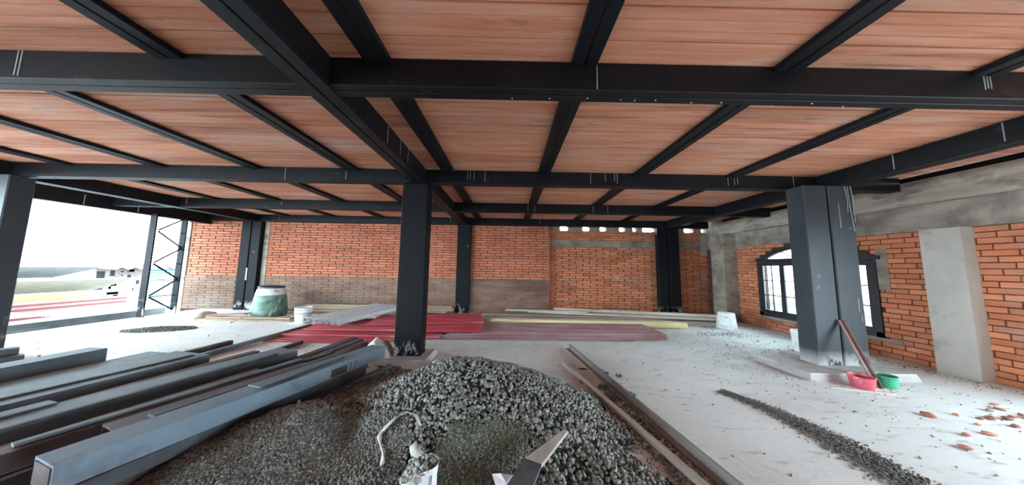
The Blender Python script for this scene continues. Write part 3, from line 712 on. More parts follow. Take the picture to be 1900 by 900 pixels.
sand_heap('sand_heap', 'smooth grey-green sand heap left in front of the gravel', sand_zone, (-2.6, -0.5, 1.0, 2.7), 'sand', 24000, 0.007, 0.016)
sand_heap('damp_sand_patch', 'dark green damp sand patch in the gravel behind the white sack scrap', moss_zone, (-0.8, 0.5, 1.2, 2.5), 'moss', 9000, 0.007, 0.015)

# trail of chips, small heap by the open side, crumbs on the floor
def path_pts(n, pts, w0, w1):
    pts = np.array(pts, float); t = RNG.random(n) * (len(pts) - 1); i = t.astype(int); f = (t - i)[:, None]
    c = pts[i] * (1 - f) + pts[np.minimum(i + 1, len(pts) - 1)] * f
    wd = w0 + (w1 - w0) * (t / (len(pts) - 1))
    o = RNG.normal(0, 1, n) * wd * 0.5
    return c[:, 0] + o, c[:, 1] + RNG.normal(0, 0.02, n), np.abs(o) / wd
n = 4500
tx, ty, to = path_pts(n, [(2.66, 3.35), (2.80, 3.1), (2.88, 2.86), (2.90, 2.65), (2.92, 2.45), (2.91, 2.2), (2.89, 1.9)], 0.07, 0.20)
r_ = RNG.uniform(0.006, 0.014, n)
V, F = stones(np.stack([tx, ty, 0.003 + 0.035 * RNG.random(n) * np.clip(1 - to, 0, 1)], -1), r_, octa)
tag(link('stone_chip_trail', fast_mesh('stone_chip_trail', V, F), M['chips']), 'dark trail of loose stone chips on the right floor', 'stone chips', kind='stuff')
n = 1800
a = RNG.uniform(0, 6.28, n); q = np.sqrt(RNG.random(n)); tx = -7.75 + 0.62 * q * np.cos(a) ; ty = 6.0 + 0.27 * q * np.sin(a) + 0.12 * q * np.cos(a)
r_ = RNG.uniform(0.012, 0.024, n)
V, F = stones(np.stack([tx, ty, 0.005 + 0.05 * (1 - q) + 0.01 * RNG.random(n)], -1), r_, octa)
tag(link('small_gravel_heap', fast_mesh('small_gravel_heap', V, F), M['chips']), 'low spread of dark gravel on the bright floor by the open side', 'gravel', kind='stuff')
n = 2600
tx = RNG.uniform(-9.5, 6.7, n); ty = RNG.uniform(1.7, 8.5, n)
k = RNG.random(n) < 0.55
tx[k] = RNG.normal(4.6, 1.2, k.sum()); ty[k] = RNG.normal(4.6, 1.6, k.sum())
k2 = RNG.random(n) < 0.16
tx[k2] = RNG.normal(5.1, 0.35, k2.sum()); ty[k2] = RNG.normal(6.25, 0.14, k2.sum())
k3 = RNG.random(n) < 0.12
tx[k3] = XW - 0.26 - np.abs(RNG.normal(0, 0.12, k3.sum())); ty[k3] = RNG.uniform(2.4, 8.0, k3.sum())
ok = (tx > -9.9) & (tx < 6.58) & (ty > 1.2) & (ty < 8.6) & ~((tx > 4.3) & (tx < 5.8) & (ty > 3.7) & (ty < 4.6))
tx, ty = tx[ok], ty[ok]; r_ = RNG.uniform(0.004, 0.014, len(tx)) * np.where(RNG.random(len(tx)) < 0.05, 1.8, 1)
V, F = stones(np.stack([tx, ty, r_ * 0.3], -1), r_, octa)
tag(link('floor_crumbs', fast_mesh('floor_crumbs', V, F), M['crumbs']), 'scattered crumbs of mortar and dirt on the floor', 'debris', kind='stuff')

bv, bf = ico()
frag = []
for k in range(4):
    vv = bv * np.array([1.4, 1.0, 0.55]) * RNG.uniform(0.75, 1.2, (12, 1))
    frag.append(fast_mesh('brick_fragment', vv * 0.035, bf)); frag[-1].materials.append(M['fragment'])
placed = []
for k in range(24):
    fx, fy = (5.35 + random.gauss(0, 0.30), 2.80 + random.gauss(0, 0.10)) if k < 20 else (4.15 + random.uniform(-0.2, 0.9), 2.28 + random.uniform(-0.05, 0.45))
    s_ = random.uniform(0.5, 1.3)
    while any(math.hypot(fx - a_, fy - b_) < 0.058 * (s_ + c_) for a_, b_, c_ in placed):
        fx += random.uniform(-0.12, 0.12); fy += random.uniform(-0.04, 0.06)
    placed.append((fx, fy, s_))
    o = link('brick_fragment', frag[k % 4], None, None, (fx, fy, 0.016 * s_), (random.uniform(-.2, .2), random.uniform(-.2, .2), random.uniform(0, 6)))
    o.scale = (s_,) * 3
    tag(o, 'small reddish broken brick fragment on the floor by the right wall', 'brick fragment', 'broken brick fragments by the right wall')

# ------------------------------------------------------------------ long rails on the floor
mb = MB().sweep([(-0.045, 0), (0.035, 0), (0.045, 0.005), (0.045, 0.09), (0.02, 0.09), (0.02, 0.02), (-0.045, 0.02)], (1.60, 1.35, 0), (1.11, 4.98, 0))
tag(mb.world('steel_rail', M['rail'], None, (1.35, 3.2, 0)), 'long dusty steel angle rail lying on the floor right of the gravel', 'rail')
mb = MB().sweep([(-0.03, 0), (0.03, 0), (0.03, 0.035), (-0.03, 0.035)], (1.47, 1.35, 0.022), (0.87, 4.24, 0.0))
tag(mb.world('wooden_batten', M['batten'], None, (1.2, 2.8, 0)), 'long pale wooden batten lying against the right side of gravel', 'batten')

# ------------------------------------------------------------------ steel stack on the left
def chan(w, h, t=0.012, lip=0.0): return [(-w / 2, 0), (-w / 2 + t, 0), (-w / 2 + t, h - t), (w / 2 - t, h - t), (w / 2 - t, 0), (w / 2, 0), (w / 2, h), (-w / 2, h)]
def boxp(w, h): return [(-w / 2 + .006, 0), (w / 2 - .006, 0), (w / 2, .006), (w / 2, h - .006), (w / 2 - .006, h), (-w / 2 + .006, h), (-w / 2, h - .006), (-w / 2, .006)]
def angp(w, h, t=0.012): return [(-w / 2, h), (-w / 2, h - t), (w / 2 - t, h - t), (w / 2 - t, 0), (w / 2, 0), (w / 2, h)]
def steel_bar(label, prof, p0, p1, z0, z1, mat, name='steel_profile', taper=1.0):
    c = Vector(((p0[0] + p1[0]) / 2, (p0[1] + p1[1]) / 2, min(z0, z1)))
    mb = MB().sweep(prof, Vector((*p0, z0)) - c, Vector((*p1, z1)) - c, scale1=taper)
    o = mb.build(name, M[mat], None, c)
    return tag(o, label, 'steel profile', 'steel profiles stacked on the left floor')
steel_bar('rear grey box profile of the left steel stack with a cut end', boxp(0.30, 0.24), (-6.15, 1.9), (-5.98, 3.98), 0.0, 0.0, 'bar_grey')
steel_bar('low flat grey channel just in front of the rear box profile', chan(0.34, 0.11), (-5.72, 1.9), (-5.42, 4.22), 0.0, 0.0, 'bar_grey')
steel_bar('thin dark bar poking out behind the broad channel toward the drum', boxp(0.09, 0.08), (-5.32, 2.6), (-5.12, 5.0), 0.0, 0.0, 'bar_rust')
cc = steel_bar('broad grey open-ended channel in the rear half of steel stack', chan(0.62, 0.22), (-4.80, 1.9), (-4.42, 3.82), 0.02, 0.02, 'bar_grey')
steel_bar('very long thin grey bar reaching toward the white bucket', boxp(0.07, 0.07), (-4.86, 3.95), (-4.66, 6.30), 0.0, 0.03, 'bar_grey')
steel_bar('long thin dark bar ending before the red sheets', boxp(0.07, 0.06), (-4.00, 2.9), (-3.92, 5.12), 0.0, 0.0, 'bar_dark')
steel_bar('wide pale grey channel in the middle of the steel stack', chan(0.36, 0.13), (-3.98, 1.2), (-3.12, 3.85), 0.17, 0.17, 'bar_grey')
steel_bar('brown primed profile lying under the wide pale channel', boxp(0.30, 0.15), (-3.90, 1.2), (-3.06, 3.75), 0.0, 0.0, 'bar_rust')
steel_bar('short flat grey offcut resting on the wide pale channel', boxp(0.14, 0.015), (-3.95, 1.85), (-3.84, 2.35), 0.302, 0.302, 'bar_grey')
steel_bar('narrow grey bar in front of the wide pale channel', angp(0.14, 0.10), (-3.48, 1.2), (-2.90, 3.20), 0.17, 0.17, 'bar_grey')
steel_bar('rear of three dark angle bars ending near the red sheets', angp(0.12, 0.10), (-2.937, 3.25), (-2.74, 4.80), 0.12, 0.12, 'bar_dark')
steel_bar('middle of three dark angle bars ending near the red sheets', angp(0.12, 0.10), (-2.775, 3.27), (-2.58, 4.70), 0.12, 0.12, 'bar_dark')
steel_bar('front of three dark angle bars ending near the red sheets', angp(0.12, 0.10), (-2.642, 3.02), (-2.42, 4.56), 0.12, 0.12, 'bar_rust')
steel_bar('dark lower profile under the three angle bars', boxp(0.40, 0.11), (-3.10, 1.2), (-2.48, 4.40), 0.0, 0.0, 'bar_dark')
steel_bar('slender brown bar alongside the notched channel', angp(0.12, 0.12), (-3.20, 1.3), (-2.36, 3.62), 0.225, 0.225, 'bar_rust')
steel_bar('thin dark flat lying along the top of the broad channel', boxp(0.05, 0.015), (-4.70, 2.0), (-4.28, 3.70), 0.242, 0.242, 'bar_dark')
steel_bar('narrow rusty angle in the gap beside the broad channel', angp(0.12, 0.12), (-4.32, 1.5), (-3.80, 4.10), 0.07, 0.07, 'bar_rust')
steel_bar('grey flat lip resting on the front edge of the wide pale channel', boxp(0.05, 0.03), (-3.60, 1.7), (-3.02, 3.55), 0.302, 0.302, 'bar_dark')
steel_bar('slim bluish flat on top of the brown bar by the notched channel', boxp(0.06, 0.02), (-3.06, 1.75), (-2.50, 3.28), 0.347, 0.347, 'bar_grey')
jb = steel_bar('purple-grey channel with a bent notched near end', chan(0.24, 0.12), (-2.74, 1.93), (-2.28, 3.15), 0.235, 0.235, 'bar_rust')
kb = empty('steel_profile', (-2.1, 2.65, 0.24), 'front blue-grey box channel of the steel stack with rust patch', 'steel profile', 'steel profiles stacked on the left floor')
k0, k1 = Vector((-2.54, 1.56, 0.26)), Vector((-1.82, 3.78, 0.24))
MB().sweep(chan(0.24, 0.14, 0.014), k0, k1).world('channel', M['bar_blue'], kb)
d_ = (k1 - k0).normalized(); rr_ = d_.cross(Vector((0, 0, 1))).normalized()
def on_face(s, a, b, h0, h1, t=0.003):
    q = k0 + d_ * s + rr_ * 0.12
    return [q + d_ * a + Vector((0, 0, h0)), q + d_ * b + Vector((0, 0, h0)), q + d_ * b + Vector((0, 0, h1)), q + d_ * a + Vector((0, 0, h1))]
mb = MB(); L0 = 1.62
pv = on_face(L0, -0.06, 0.13, 0.01, 0.09); mb.add([p + rr_ * 0.002 for p in pv] + [p - rr_ * 0.003 for p in pv], [(0, 1, 2, 3), (7, 6, 5, 4), (0, 4, 5, 1), (1, 5, 6, 2), (2, 6, 7, 3), (3, 7, 4, 0)]); mb.world('rust_patch', M['rust'], kb)
for a in (0.17, 0.235):                                            # two hand-painted strokes like sevens
    mb = MB(); q = k0 + d_ * (L0 + a) + rr_ * 0.121
    mb.tube([q + Vector((0, 0, 0.015)), q + d_ * 0.022 + Vector((0, 0, 0.095)), q - d_ * 0.012 + Vector((0, 0, 0.09))], 0.004, 5)
    mb.world('painted_mark', M['ink'], kb)
MB().add([k0 + rr_ * a + Vector((0, 0, b)) - d_ * 0.004 for a, b in ((-.10, 0), (.10, 0), (.10, .125), (-.10, .125))] + [k0 + rr_ * a + Vector((0, 0, b)) + d_ * 0.012 for a, b in ((-.10, 0), (.10, 0), (.10, .125), (-.10, .125))],
         [(3, 2, 1, 0), (4, 5, 6, 7), (0, 1, 5, 4), (1, 2, 6, 5), (2, 3, 7, 6), (3, 0, 4, 7)]).world('end_plate', M['bar_rust'], kb)
steel_bar('bent triangular grey sheet offcut resting on the front channel', boxp(0.16, 0.012), (-2.26, 2.45), (-2.02, 3.30), 0.402, 0.396, 'bar_grey', taper=0.5)
steel_bar('dark lower profile under the front blue channel', boxp(0.22, 0.10), (-2.66, 1.30), (-2.00, 3.70), 0.12, 0.12, 'bar_dark')
steel_bar('second dark lower profile at the foot of the front channel', boxp(0.20, 0.11), (-2.80, 1.20), (-2.02, 3.72), 0.0, 0.0, 'bar_rust')
steel_bar('thin grey flat on top between the notched and front channels', boxp(0.10, 0.02), (-2.62, 2.05), (-2.10, 3.60), 0.36, 0.36, 'bar_dark')
steel_bar('slim brown angle wedged beside the narrow grey bar', angp(0.10, 0.09), (-3.28, 1.2), (-2.80, 2.95), 0.20, 0.20, 'bar_dark')
steel_bar('slim grey bar lying on the floor along the front channel', boxp(0.08, 0.06), (-2.16, 2.70), (-1.72, 3.98), 0.0, 0.0, 'bar_grey')
blk = MB().box(-0.12, 0.12, -0.09, 0.09, 0, 0.10).build('timber_block', M['wood_red'], None, (-2.22, 2.18, 0), (0, 0, -0.25))
tag(blk, 'short brown timber block at the foot of the front steel channel', 'timber block')
for k, (a, b, c) in enumerate([((-7.9, 3.55), (-7.55, 4.22), 0), ((-7.62, 3.4), (-7.28, 4.12), 0), ((-7.75, 3.5), (-7.42, 4.15), 0.095)]):
    o = steel_bar(['left', 'right', 'top'][k] + ' bar of the small steel bundle by the left column', boxp(0.18, 0.09), a, b, c, c, 'bar_dark')
    o['group'] = 'small steel bundle'
# crumpled tarp behind the front channel
nu, nv = 18, 12; vs = []; fs = []
for i in range(nu):
    for j in range(nv):
        u, v = i / (nu - 1), j / (nv - 1)
        vs.append((-0.20 + 0.44 * u + 0.04 * math.sin(9 * v), -0.18 + 0.4 * v, 0.10 + 0.26 * math.sin(math.pi * min(1, u * 0.9 + .15)) * (0.45 + 0.55 * math.sin(math.pi * v)) + 0.035 * math.sin(13 * u + 5 * v) * math.cos(11 * v) - 0.09))
for i in range(nu - 1):
    for j in range(nv - 1): fs.append((i * nv + j, (i + 1) * nv + j, (i + 1) * nv + j + 1, i * nv + j + 1))
o = MB().add(vs, fs).build('crumpled_tarp', M['cloth'], None, (-2.08, 4.36, 0.03), smooth=True)
so = o.modifiers.new('thickness', 'SOLIDIFY'); so.thickness = 0.006
tag(o, 'crumpled dirty white tarp beside the middle column', 'tarp')

# ------------------------------------------------------------------ roofing sheets
def corr_mesh(name, L, W, waves, amp, kind='trap', th=0.004, segs=8, sag=0.0, skew=0.0):
    """sheet with ribs along local x"""
    prof = []
    for k in range(waves):
        if kind == 'trap':
            for f, h in ((0.0, 0), (0.30, 0), (0.42, 1), (0.72, 1), (0.84, 0)): prof.append(((k + f) / waves, h))
        else:
            for f in range(6): prof.append(((k + f / 6) / waves, 0.5 - 0.5 * math.cos(2 * math.pi * f / 6)))
    prof.append((1.0, 0)); n = len(prof)
    vs = []; fs = []
    for s, dz in ((0, th), (1, 0)):
        for i in range(segs + 1):
            u = i / segs
            for a, h in prof:
                vs.append((L * (u - 0.5) + skew * (a - 0.5), W * (a - 0.5), amp * h + dz + sag * math.sin(math.pi * u)))
    b = (segs + 1) * n
    for i in range(segs):
        for k in range(n - 1):
            q = i * n + k
            fs.append((q, q + n, q + n + 1, q + 1)); fs.append((b + q, b + q + 1, b + q + n + 1, b + q + n))
        fs.append((i * n, b + i * n, b + (i + 1) * n, (i + 1) * n)); fs.append((i * n + n - 1, (i + 1) * n + n - 1, b + (i + 1) * n + n - 1, b + i * n + n - 1))
    for k in range(n - 1):
        fs.append((k, k + 1, b + k + 1, b + k)); q = segs * n + k; fs.append((q, b + q, b + q + 1, q + 1))
    return MB().add(vs, fs).mesh(name)
def sheet(name, label, L, W, waves, amp, loc, rz, mat, group, kind='trap', sag=0.0, tilt=(0, 0), skew=0.0):
    me = corr_mesh(name, L, W, waves, amp, kind, sag=sag, skew=skew)
    return tag(link(name, me, M[mat], None, loc, (tilt[0], tilt[1], rz)), label, 'roofing sheet', group)
gr = 'maroon roofing sheets in the long stack'
words = ['lowest', 'second', 'third', 'fourth', 'topmost']
mar = [(5.9, 1.16, -0.35, 6.10, 0.004), (5.0, 1.14, 0.85, 6.14, 0.034), (4.6, 1.12, 1.05, 6.16, 0.064), (4.2, 1.10, 1.28, 6.18, 0.094)]
for k, (L, W, cx, cy, z) in enumerate(mar):
    sheet('maroon_roof_sheet', '%s dusty maroon ribbed roofing sheet of the long floor stack' % words[k if k < 3 else 4], L, W, 8, 0.026, (cx, cy, z), random.uniform(-0.008, 0.008), 'maroon', gr)
gr = 'red roofing sheets in the long stack'
sheet('red_roof_sheet', 'lower bright red ribbed roofing sheet, left part of stack', 3.3, 1.12, 7, 0.034, (-3.05, 6.02, 0.036), -0.01, 'red', gr)
sheet('red_roof_sheet', 'upper bright red ribbed roofing sheet overlapping the maroon ones', 3.7, 1.16, 7, 0.038, (-2.42, 6.15, 0.130), 0.012, 'red', gr)
sheet('red_roof_sheet', 'skewed topmost bright red sheet with a diagonal end behind column', 2.6, 1.15, 7, 0.038, (-1.95, 6.60, 0.176), 0.16, 'red', gr)
sheet('red_roof_sheet', 'narrow dusty pink sheet lying at the left front of the red stack', 2.6, 0.40, 3, 0.022, (-3.6, 5.35, 0.004), -0.05, 'red', gr)
sheet('zinc_roof_sheet', 'grey corrugated zinc sheet lying slanted over the red sheets', 2.0, 1.15, 6, 0.075, (-3.78, 6.80, 0.26), 1.22, 'zinc', 'loose zinc sheet', tilt=(0.0, -0.04))

# yellow pipe
mb = MB()
n = 20; R_ = 0.082
ring = [(R_ * math.cos(2 * math.pi * k / n), R_ * math.sin(2 * math.pi * k / n)) for k in range(n)]
mb.sweep(ring, (-2.5, 0, 0), (2.5, 0, 0))
o = mb.build('yellow_pipe', M['yellow'], None, (2.05, 6.86, 0.083), (0, 0, -0.03))
tag(o, 'long pale yellow plastic pipe lying behind the maroon sheets', 'pipe')

# ------------------------------------------------------------------ planks by the back wall
def plank(label, p0, p1, w, h, z, mat, group, z1=None):
    c = Vector(((p0[0] + p1[0]) / 2, (p0[1] + p1[1]) / 2, min(z, z if z1 is None else z1)))
    e = 0.004
    mb = MB().sweep([(-w / 2 + e, 0), (w / 2 - e, 0), (w / 2, e), (w / 2, h - e), (w / 2 - e, h), (-w / 2 + e, h), (-w / 2, h - e), (-w / 2, e)],
                    Vector((*p0, z)) - c, Vector((*p1, z if z1 is None else z1)) - c)
    return tag(mb.build('wooden_plank', M[mat], None, c), label, 'plank', group)
g_ = 'brown planks along the back wall'
plank('thick brown timber on the wall stack ending at the middle back column', (-6.9, 8.50), (-1.80, 8.44), 0.14, 0.15, 0.10, 'wood', g_)
plank('lower brown plank under the thick timber by the back wall', (-7.0, 8.42), (-1.95, 8.38), 0.30, 0.05, 0.045, 'wood', g_)
plank('short timber end sticking out by the middle back column', (-3.2, 8.27), (-1.72, 8.30), 0.12, 0.10, 0.10, 'wood', g_)
plank('broad plank lying flat on the floor before the back wall timber', (-6.5, 8.00), (-2.4, 8.0), 0.42, 0.04, 0.0, 'wood', g_)
plank('short brown plank lying askew behind the white bucket', (-6.30, 7.95), (-4.75, 7.62), 0.24, 0.03, 0.042, 'wood', g_)
g_ = 'pale planks right of the middle back column'
pal = [('rearmost pale plank against the recessed wall', (1.45, 8.55), (6.25, 7.55), 0.16, 0.07, 0.16), ('pale board under the rearmost plank', (0.6, 8.42), (6.0, 7.45), 0.28, 0.05, 0.105),
       ('dark-edged plank crossing the pale boards low down', (-0.9, 8.15), (4.6, 7.75), 0.22, 0.05, 0.052), ('grey plank flat on the floor behind the yellow pipe', (-0.45, 7.75), (6.40, 7.52), 0.26, 0.05, 0.0),
       ('narrow pale batten on the floor ending by the right bucket', (1.6, 7.30), (6.5, 7.26), 0.10, 0.05, 0.0), ('thin pale lath just behind the yellow pipe', (-1.4, 7.12), (4.2, 7.09), 0.07, 0.04, 0.0),
       ('short grey board end on top of the plank pile', (-0.1, 8.30), (2.4, 8.10), 0.16, 0.04, 0.158)]
for k, (lb, a, b, w_, h_, z_) in enumerate(pal):
    plank(lb, a, b, w_, h_, z_, 'wood' if k == 2 else 'wood_pale', g_)
plank('long pale plank lying between the red sheets and the wall', (-3.6, 7.62), (-0.6, 7.55), 0.22, 0.05, 0.0, 'wood_pale', g_)
g_ = 'short planks around the drum'
plank('reddish board tilted in front of the green drum', (-8.05, 7.22), (-7.10, 7.28), 0.18, 0.03, 0.085, 'wood_red', g_, z1=0.12)
plank('weathered plank on the floor in front of the drum', (-8.2, 7.06), (-5.65, 7.0), 0.16, 0.04, 0.0, 'wood', g_)
plank('upper plank of the pair in front of the drum', (-8.0, 7.16), (-5.75, 7.12), 0.15, 0.04, 0.041, 'wood', g_)
plank('short stick leaning against the planks by the drum', (-6.95, 6.72), (-6.75, 6.96), 0.04, 0.03, 0.0, 'wood', g_, z1=0.16)
mb = MB().lathe([(0.02, 0), (0.20, 0.01), (0.24, 0.06), (0.20, 0.13), (0.09, 0.17), (0.02, 0.175)], 20, wob=lambda t, z: 0.12 * math.sin(4 * t) + 0.06 * math.sin(9 * t + 20 * z))
tag(mb.build('crumpled_sack', M['wood_pale'], None, (-8.35, 7.35, 0), smooth=True), 'crumpled beige cement sack left of the drum planks', 'sack')

# ------------------------------------------------------------------ drum, buckets
dr = empty('plastic_drum', (-6.98, 7.80, 0.0), 'tapered plastic drum splashed with green, blue and white paint', 'drum')
dp = [(0.37, 0.0), (0.40, 0.03), (0.405, 0.12), (0.39, 0.30), (0.37, 0.48), (0.35, 0.60)]
MB().lathe(dp, 40).build('drum_body', M['drum'], dr, smooth=True)
MB().lathe([(0.35, 0.60), (0.335, 0.68), (0.315, 0.76), (0.29, 0.80), (0.29, 0.80)], 40, caps=False).build('splashed_shoulder', M['drum_white'], dr, smooth=True)
MB().lathe([(0.29, 0.80), (0.305, 0.81), (0.305, 0.845), (0.285, 0.85), (0.275, 0.80), (0.275, 0.62), (0.02, 0.615)], 40, caps=False).build('dark_rim', M['drum_rim'], dr, smooth=True)

def bucket(label, loc, r0, r1, h, mat, ribs=3, cat='bucket', flip=False, group=None, band=None, rim_mat=None):
    rt = empty('bucket', loc, label, cat, group)
    pr = [(0.01, 0.0), (r0, 0.0)]
    pr += [(r0 + (r1 - r0) * t, h * t) for t in (0.25, 0.5, 0.72)]
    for k in range(ribs):
        t = 0.76 + 0.08 * k
        r_ = r0 + (r1 - r0) * t
        pr += [(r_, h * t), (r_ * 1.035, h * (t + 0.015)), (r_ * 1.035, h * (t + 0.03)), (r_, h * (t + 0.045))]
    pr += [(r1, h * 0.985), (r1 * 1.03, h), (r1 * 0.97, h), (r0 * 0.93, h * 0.12), (0.01, h * 0.12)]
    if flip: pr = [(r_, h - z_) for r_, z_ in pr]
    MB().lathe(pr, 28, caps=False).build('bucket_body', M[mat], rt, smooth=False)
    if band:
        for zb_ in band:
            r_ = r0 + (r1 - r0) * zb_ * 1.0
            MB().lathe([(r_ + 0.001, h * zb_), (r_ + 0.004, h * zb_ + 0.001), (r_ + 0.004, h * zb_ + 0.012), (r_ + 0.001, h * zb_ + 0.013)], 28, caps=False).build('band', M['line'], rt)
    return rt
b1 = bucket('white paint bucket with a dark line in front of the drum planks', (-5.28, 6.88, 0), 0.165, 0.195, 0.40, 'white', ribs=2, band=(0.62,))
b2 = bucket('upturned white bucket spattered with cement near the right planks', (5.72, 6.93, 0.0), 0.18, 0.225, 0.40, 'white', ribs=1, flip=True)
b3 = bucket('white printed pail half hidden behind the twin-post column', (5.62, 5.02, 0), 0.165, 0.185, 0.38, 'white', ribs=2)
for k in range(2):                                                 # faded print on the pail, facing the room
    a0 = math.radians(215); MB().add([(0.182 * math.cos(a0 + q) , 0.182 * math.sin(a0 + q), z_) for z_ in (0.10 + 0.11 * k, 0.19 + 0.11 * k) for q in (-0.35, -0.1, 0.15, 0.4)],
             [(0, 1, 5, 4), (1, 2, 6, 5), (2, 3, 7, 6)]).build('faded_print', M['blueprint'], b3)
b4 = bucket('small crimson plastic pail at the foot of the twin-post column', (4.66, 3.53, 0), 0.10, 0.122, 0.15, 'pail_red', ribs=1)
b5 = bucket('small green plastic pail behind the leaning rusty bar', (5.03, 3.56, 0), 0.085, 0.10, 0.15, 'pail_green', ribs=1)
MB().lathe([(0.085, 0.128), (0.01, 0.13)], 24, caps=False).build('dark_filling', M['dark'], b5)
# leaning bar and stick
mb = MB().sweep([(-0.035, -0.02), (0.035, -0.02), (0.035, 0.02), (0.025, 0.02), (0.025, -0.008), (-0.035, -0.008)], (4.84, 3.50, 0.005), (5.06, 4.00, 0.78), up=(0, -1, 0.3))
tag(mb.world('leaning_bar', M['prop'], None, (4.84, 3.5, 0)), 'rusty brown steel bar leaning against the twin-post column', 'bar')
mb = MB().sweep([(-0.012, 0), (0.012, 0), (0.012, 0.02), (-0.012, 0.02)], (4.22, 3.50, 0), (4.80, 3.33, 0))
tag(mb.world('wooden_stick', M['wood_pale'], None, (4.55, 3.54, 0)), 'thin wooden stick on the floor in front of the crimson pail', 'stick')
for k, (a, b) in enumerate([((5.36, 4.02, 2.88), (5.38, 4.02, 2.45)), ((5.40, 4.02, 2.88), (5.455, 4.02, 2.15)), ((5.46, 4.02, 2.88), (5.48, 4.02, 2.30))]):
    A, B = Vector(a), Vector(b); md = (A + B) / 2 + Vector((0.012 * (-1) ** k, -0.006, 0))
    o = MB().tube([A, md, B], 0.006, 6).world('hanging_cable', M['cable'], None, a)
    tag(o, ['left', 'middle', 'right'][k] + ' one of three grey cables hanging at the twin-post column top', 'cable', 'cables on the twin-post column')

# ------------------------------------------------------------------ things in the gravel
def ribbon(pts, w, mat, name, parent):
    vs = []; fs = []
    for i, (a, b, dz) in enumerate(pts):
        z = float(PH(a, b)) + dz
        p = pts[min(i + 1, len(pts) - 1)]; q = pts[max(i - 1, 0)]
        t = Vector((p[0] - q[0], p[1] - q[1], 0)).normalized(); s = Vector((-t.y, t.x, 0.5)).normalized() * w * (0.6 + 0.4 * math.sin(i * 1.7))
        c = Vector((a, b, z)); vs += [c - s, c + s]
        if i: fs.append((2 * i - 2, 2 * i - 1, 2 * i + 1, 2 * i))
    b = parent.location
    o = MB().add([v - b for v in vs], fs).build(name, M[mat], parent, smooth=True)
    so = o.modifiers.new('thickness', 'SOLIDIFY'); so.thickness = 0.005
    return o
ts = empty('torn_sack', (-0.85, 2.05, 0.2), 'torn grey-white sack edge half buried in the gravel', 'sack')
ribbon([(-0.66, 2.10, 0.03), (-0.72, 2.17, 0.035), (-0.80, 2.20, 0.04), (-0.87, 2.19, 0.035), (-0.93, 2.13, 0.04), (-0.95, 2.07, 0.035), (-0.90, 2.0, 0.03), (-0.85, 1.93, 0.035), (-0.82, 1.86, 0.02)], 0.018, 'cloth', 'torn_hem', ts)
ribbon([(-0.87, 2.18, 0.05), (-0.90, 2.13, 0.05), (-0.93, 2.09, 0.045)], 0.03, 'cloth', 'torn_flap', ts)
ribbon([(-0.66, 1.95, 0.05), (-0.62, 1.90, 0.06), (-0.56, 1.86, 0.05)], 0.035, 'cloth', 'torn_flap', ts)
zb_ = float(PH(-0.5, 1.62))
pk = empty('paper_sack', (-0.50, 1.62, zb_ - 0.12), 'upright white sack half full of gravel at the bottom edge', 'sack')
mb = MB().lathe([(0.085, 0.0), (0.088, 0.1), (0.085, 0.2), (0.092, 0.265), (0.098, 0.275), (0.09, 0.27), (0.078, 0.2), (0.01, 0.18)], 24, wob=lambda t, z: 0.06 * math.sin(3 * t + 5 * z) + 0.12 * math.cos(2 * t), caps=False)
mb.v = [(a_, b_, c_ * (1.0 + 2.2 * min(a_, 0.04) if c_ > 0.15 else 1.0)) for a_, b_, c_ in mb.v]
mb.build('sack_wall', M['white_clean'], pk, smooth=True)
MB().tube([(0.075, -0.05, 0.05), (0.078, -0.05, 0.15), (0.085, -0.05, 0.262)], 0.003, 5).build('seam', M['line'], pk)
nn = 220; aa = RNG.uniform(0, 6.28, nn); qq = 0.078 * np.sqrt(RNG.random(nn))
V, F = stones(np.stack([qq * np.cos(aa), qq * np.sin(aa), 0.252 + 0.45 * np.minimum(qq * np.cos(aa), 0.04) + 0.02 * RNG.random(nn)], -1), RNG.uniform(0.014, 0.024, nn), ico)
tag(link('sack_gravel', fast_mesh('sack_gravel', V, F), M['gravel'], pk), kind='stuff')
# pinkish white scrap
zs = float(PH(0.0, 1.70))
vs = [(-0.085, 0.09, 0.035), (-0.03, 0.06, 0.06), (0.03, 0.06, 0.05), (0.11, 0.09, 0.035), (-0.055, 0.0, 0.03), (0.0, 0.0, 0.055), (0.06, 0.0, 0.03), (-0.02, -0.10, 0.0), (0.025, -0.10, 0.01)]
fs = [(0, 1, 5, 4), (1, 2, 5), (2, 3, 6, 5), (4, 5, 8, 7), (5, 6, 8)]
o = MB().add(vs, fs).build('sack_scrap', M['white_clean'], None, (0.0, 1.66, zs + 0.015))
so = o.modifiers.new('thickness', 'SOLIDIFY'); so.thickness = 0.008
tag(o, 'bright white triangular sack scrap lying on the gravel', 'sack scrap')
# tapered cement-caked board sticking out of the gravel
bd = empty('tapered_board', (0.22, 1.75, 0.15), 'tapered cement-caked wooden board sticking out of the gravel', 'board')
tip, mid, nr = Vector((0.455, 2.12, 0.262)), Vector((0.17, 1.76, 0.285)), Vector((0.0, 1.40, 0.30))
def board_piece(p0, p1, w0, w1, t=0.022):
    d = (p1 - p0).normalized(); s = d.cross(Vector((0, 0, 1))).normalized()
    vs = []
    for p, w_ in ((p0, w0), (p1, w1)):
        for a, b in ((-1, 0), (1, 0), (1, -1), (-1, -1)): vs.append(p + s * a * w_ + Vector((0, 0, b * t)))
    return MB().add(vs, [(0, 1, 5, 4), (1, 2, 6, 5), (2, 3, 7, 6), (3, 0, 4, 7), (3, 2, 1, 0), (4, 5, 6, 7)])
board_piece(mid, tip, 0.055, 0.015).world('caked_end', M['batten'], bd)
board_piece(nr, mid, 0.075, 0.055).world('bare_end', M['bar_dark'], bd)

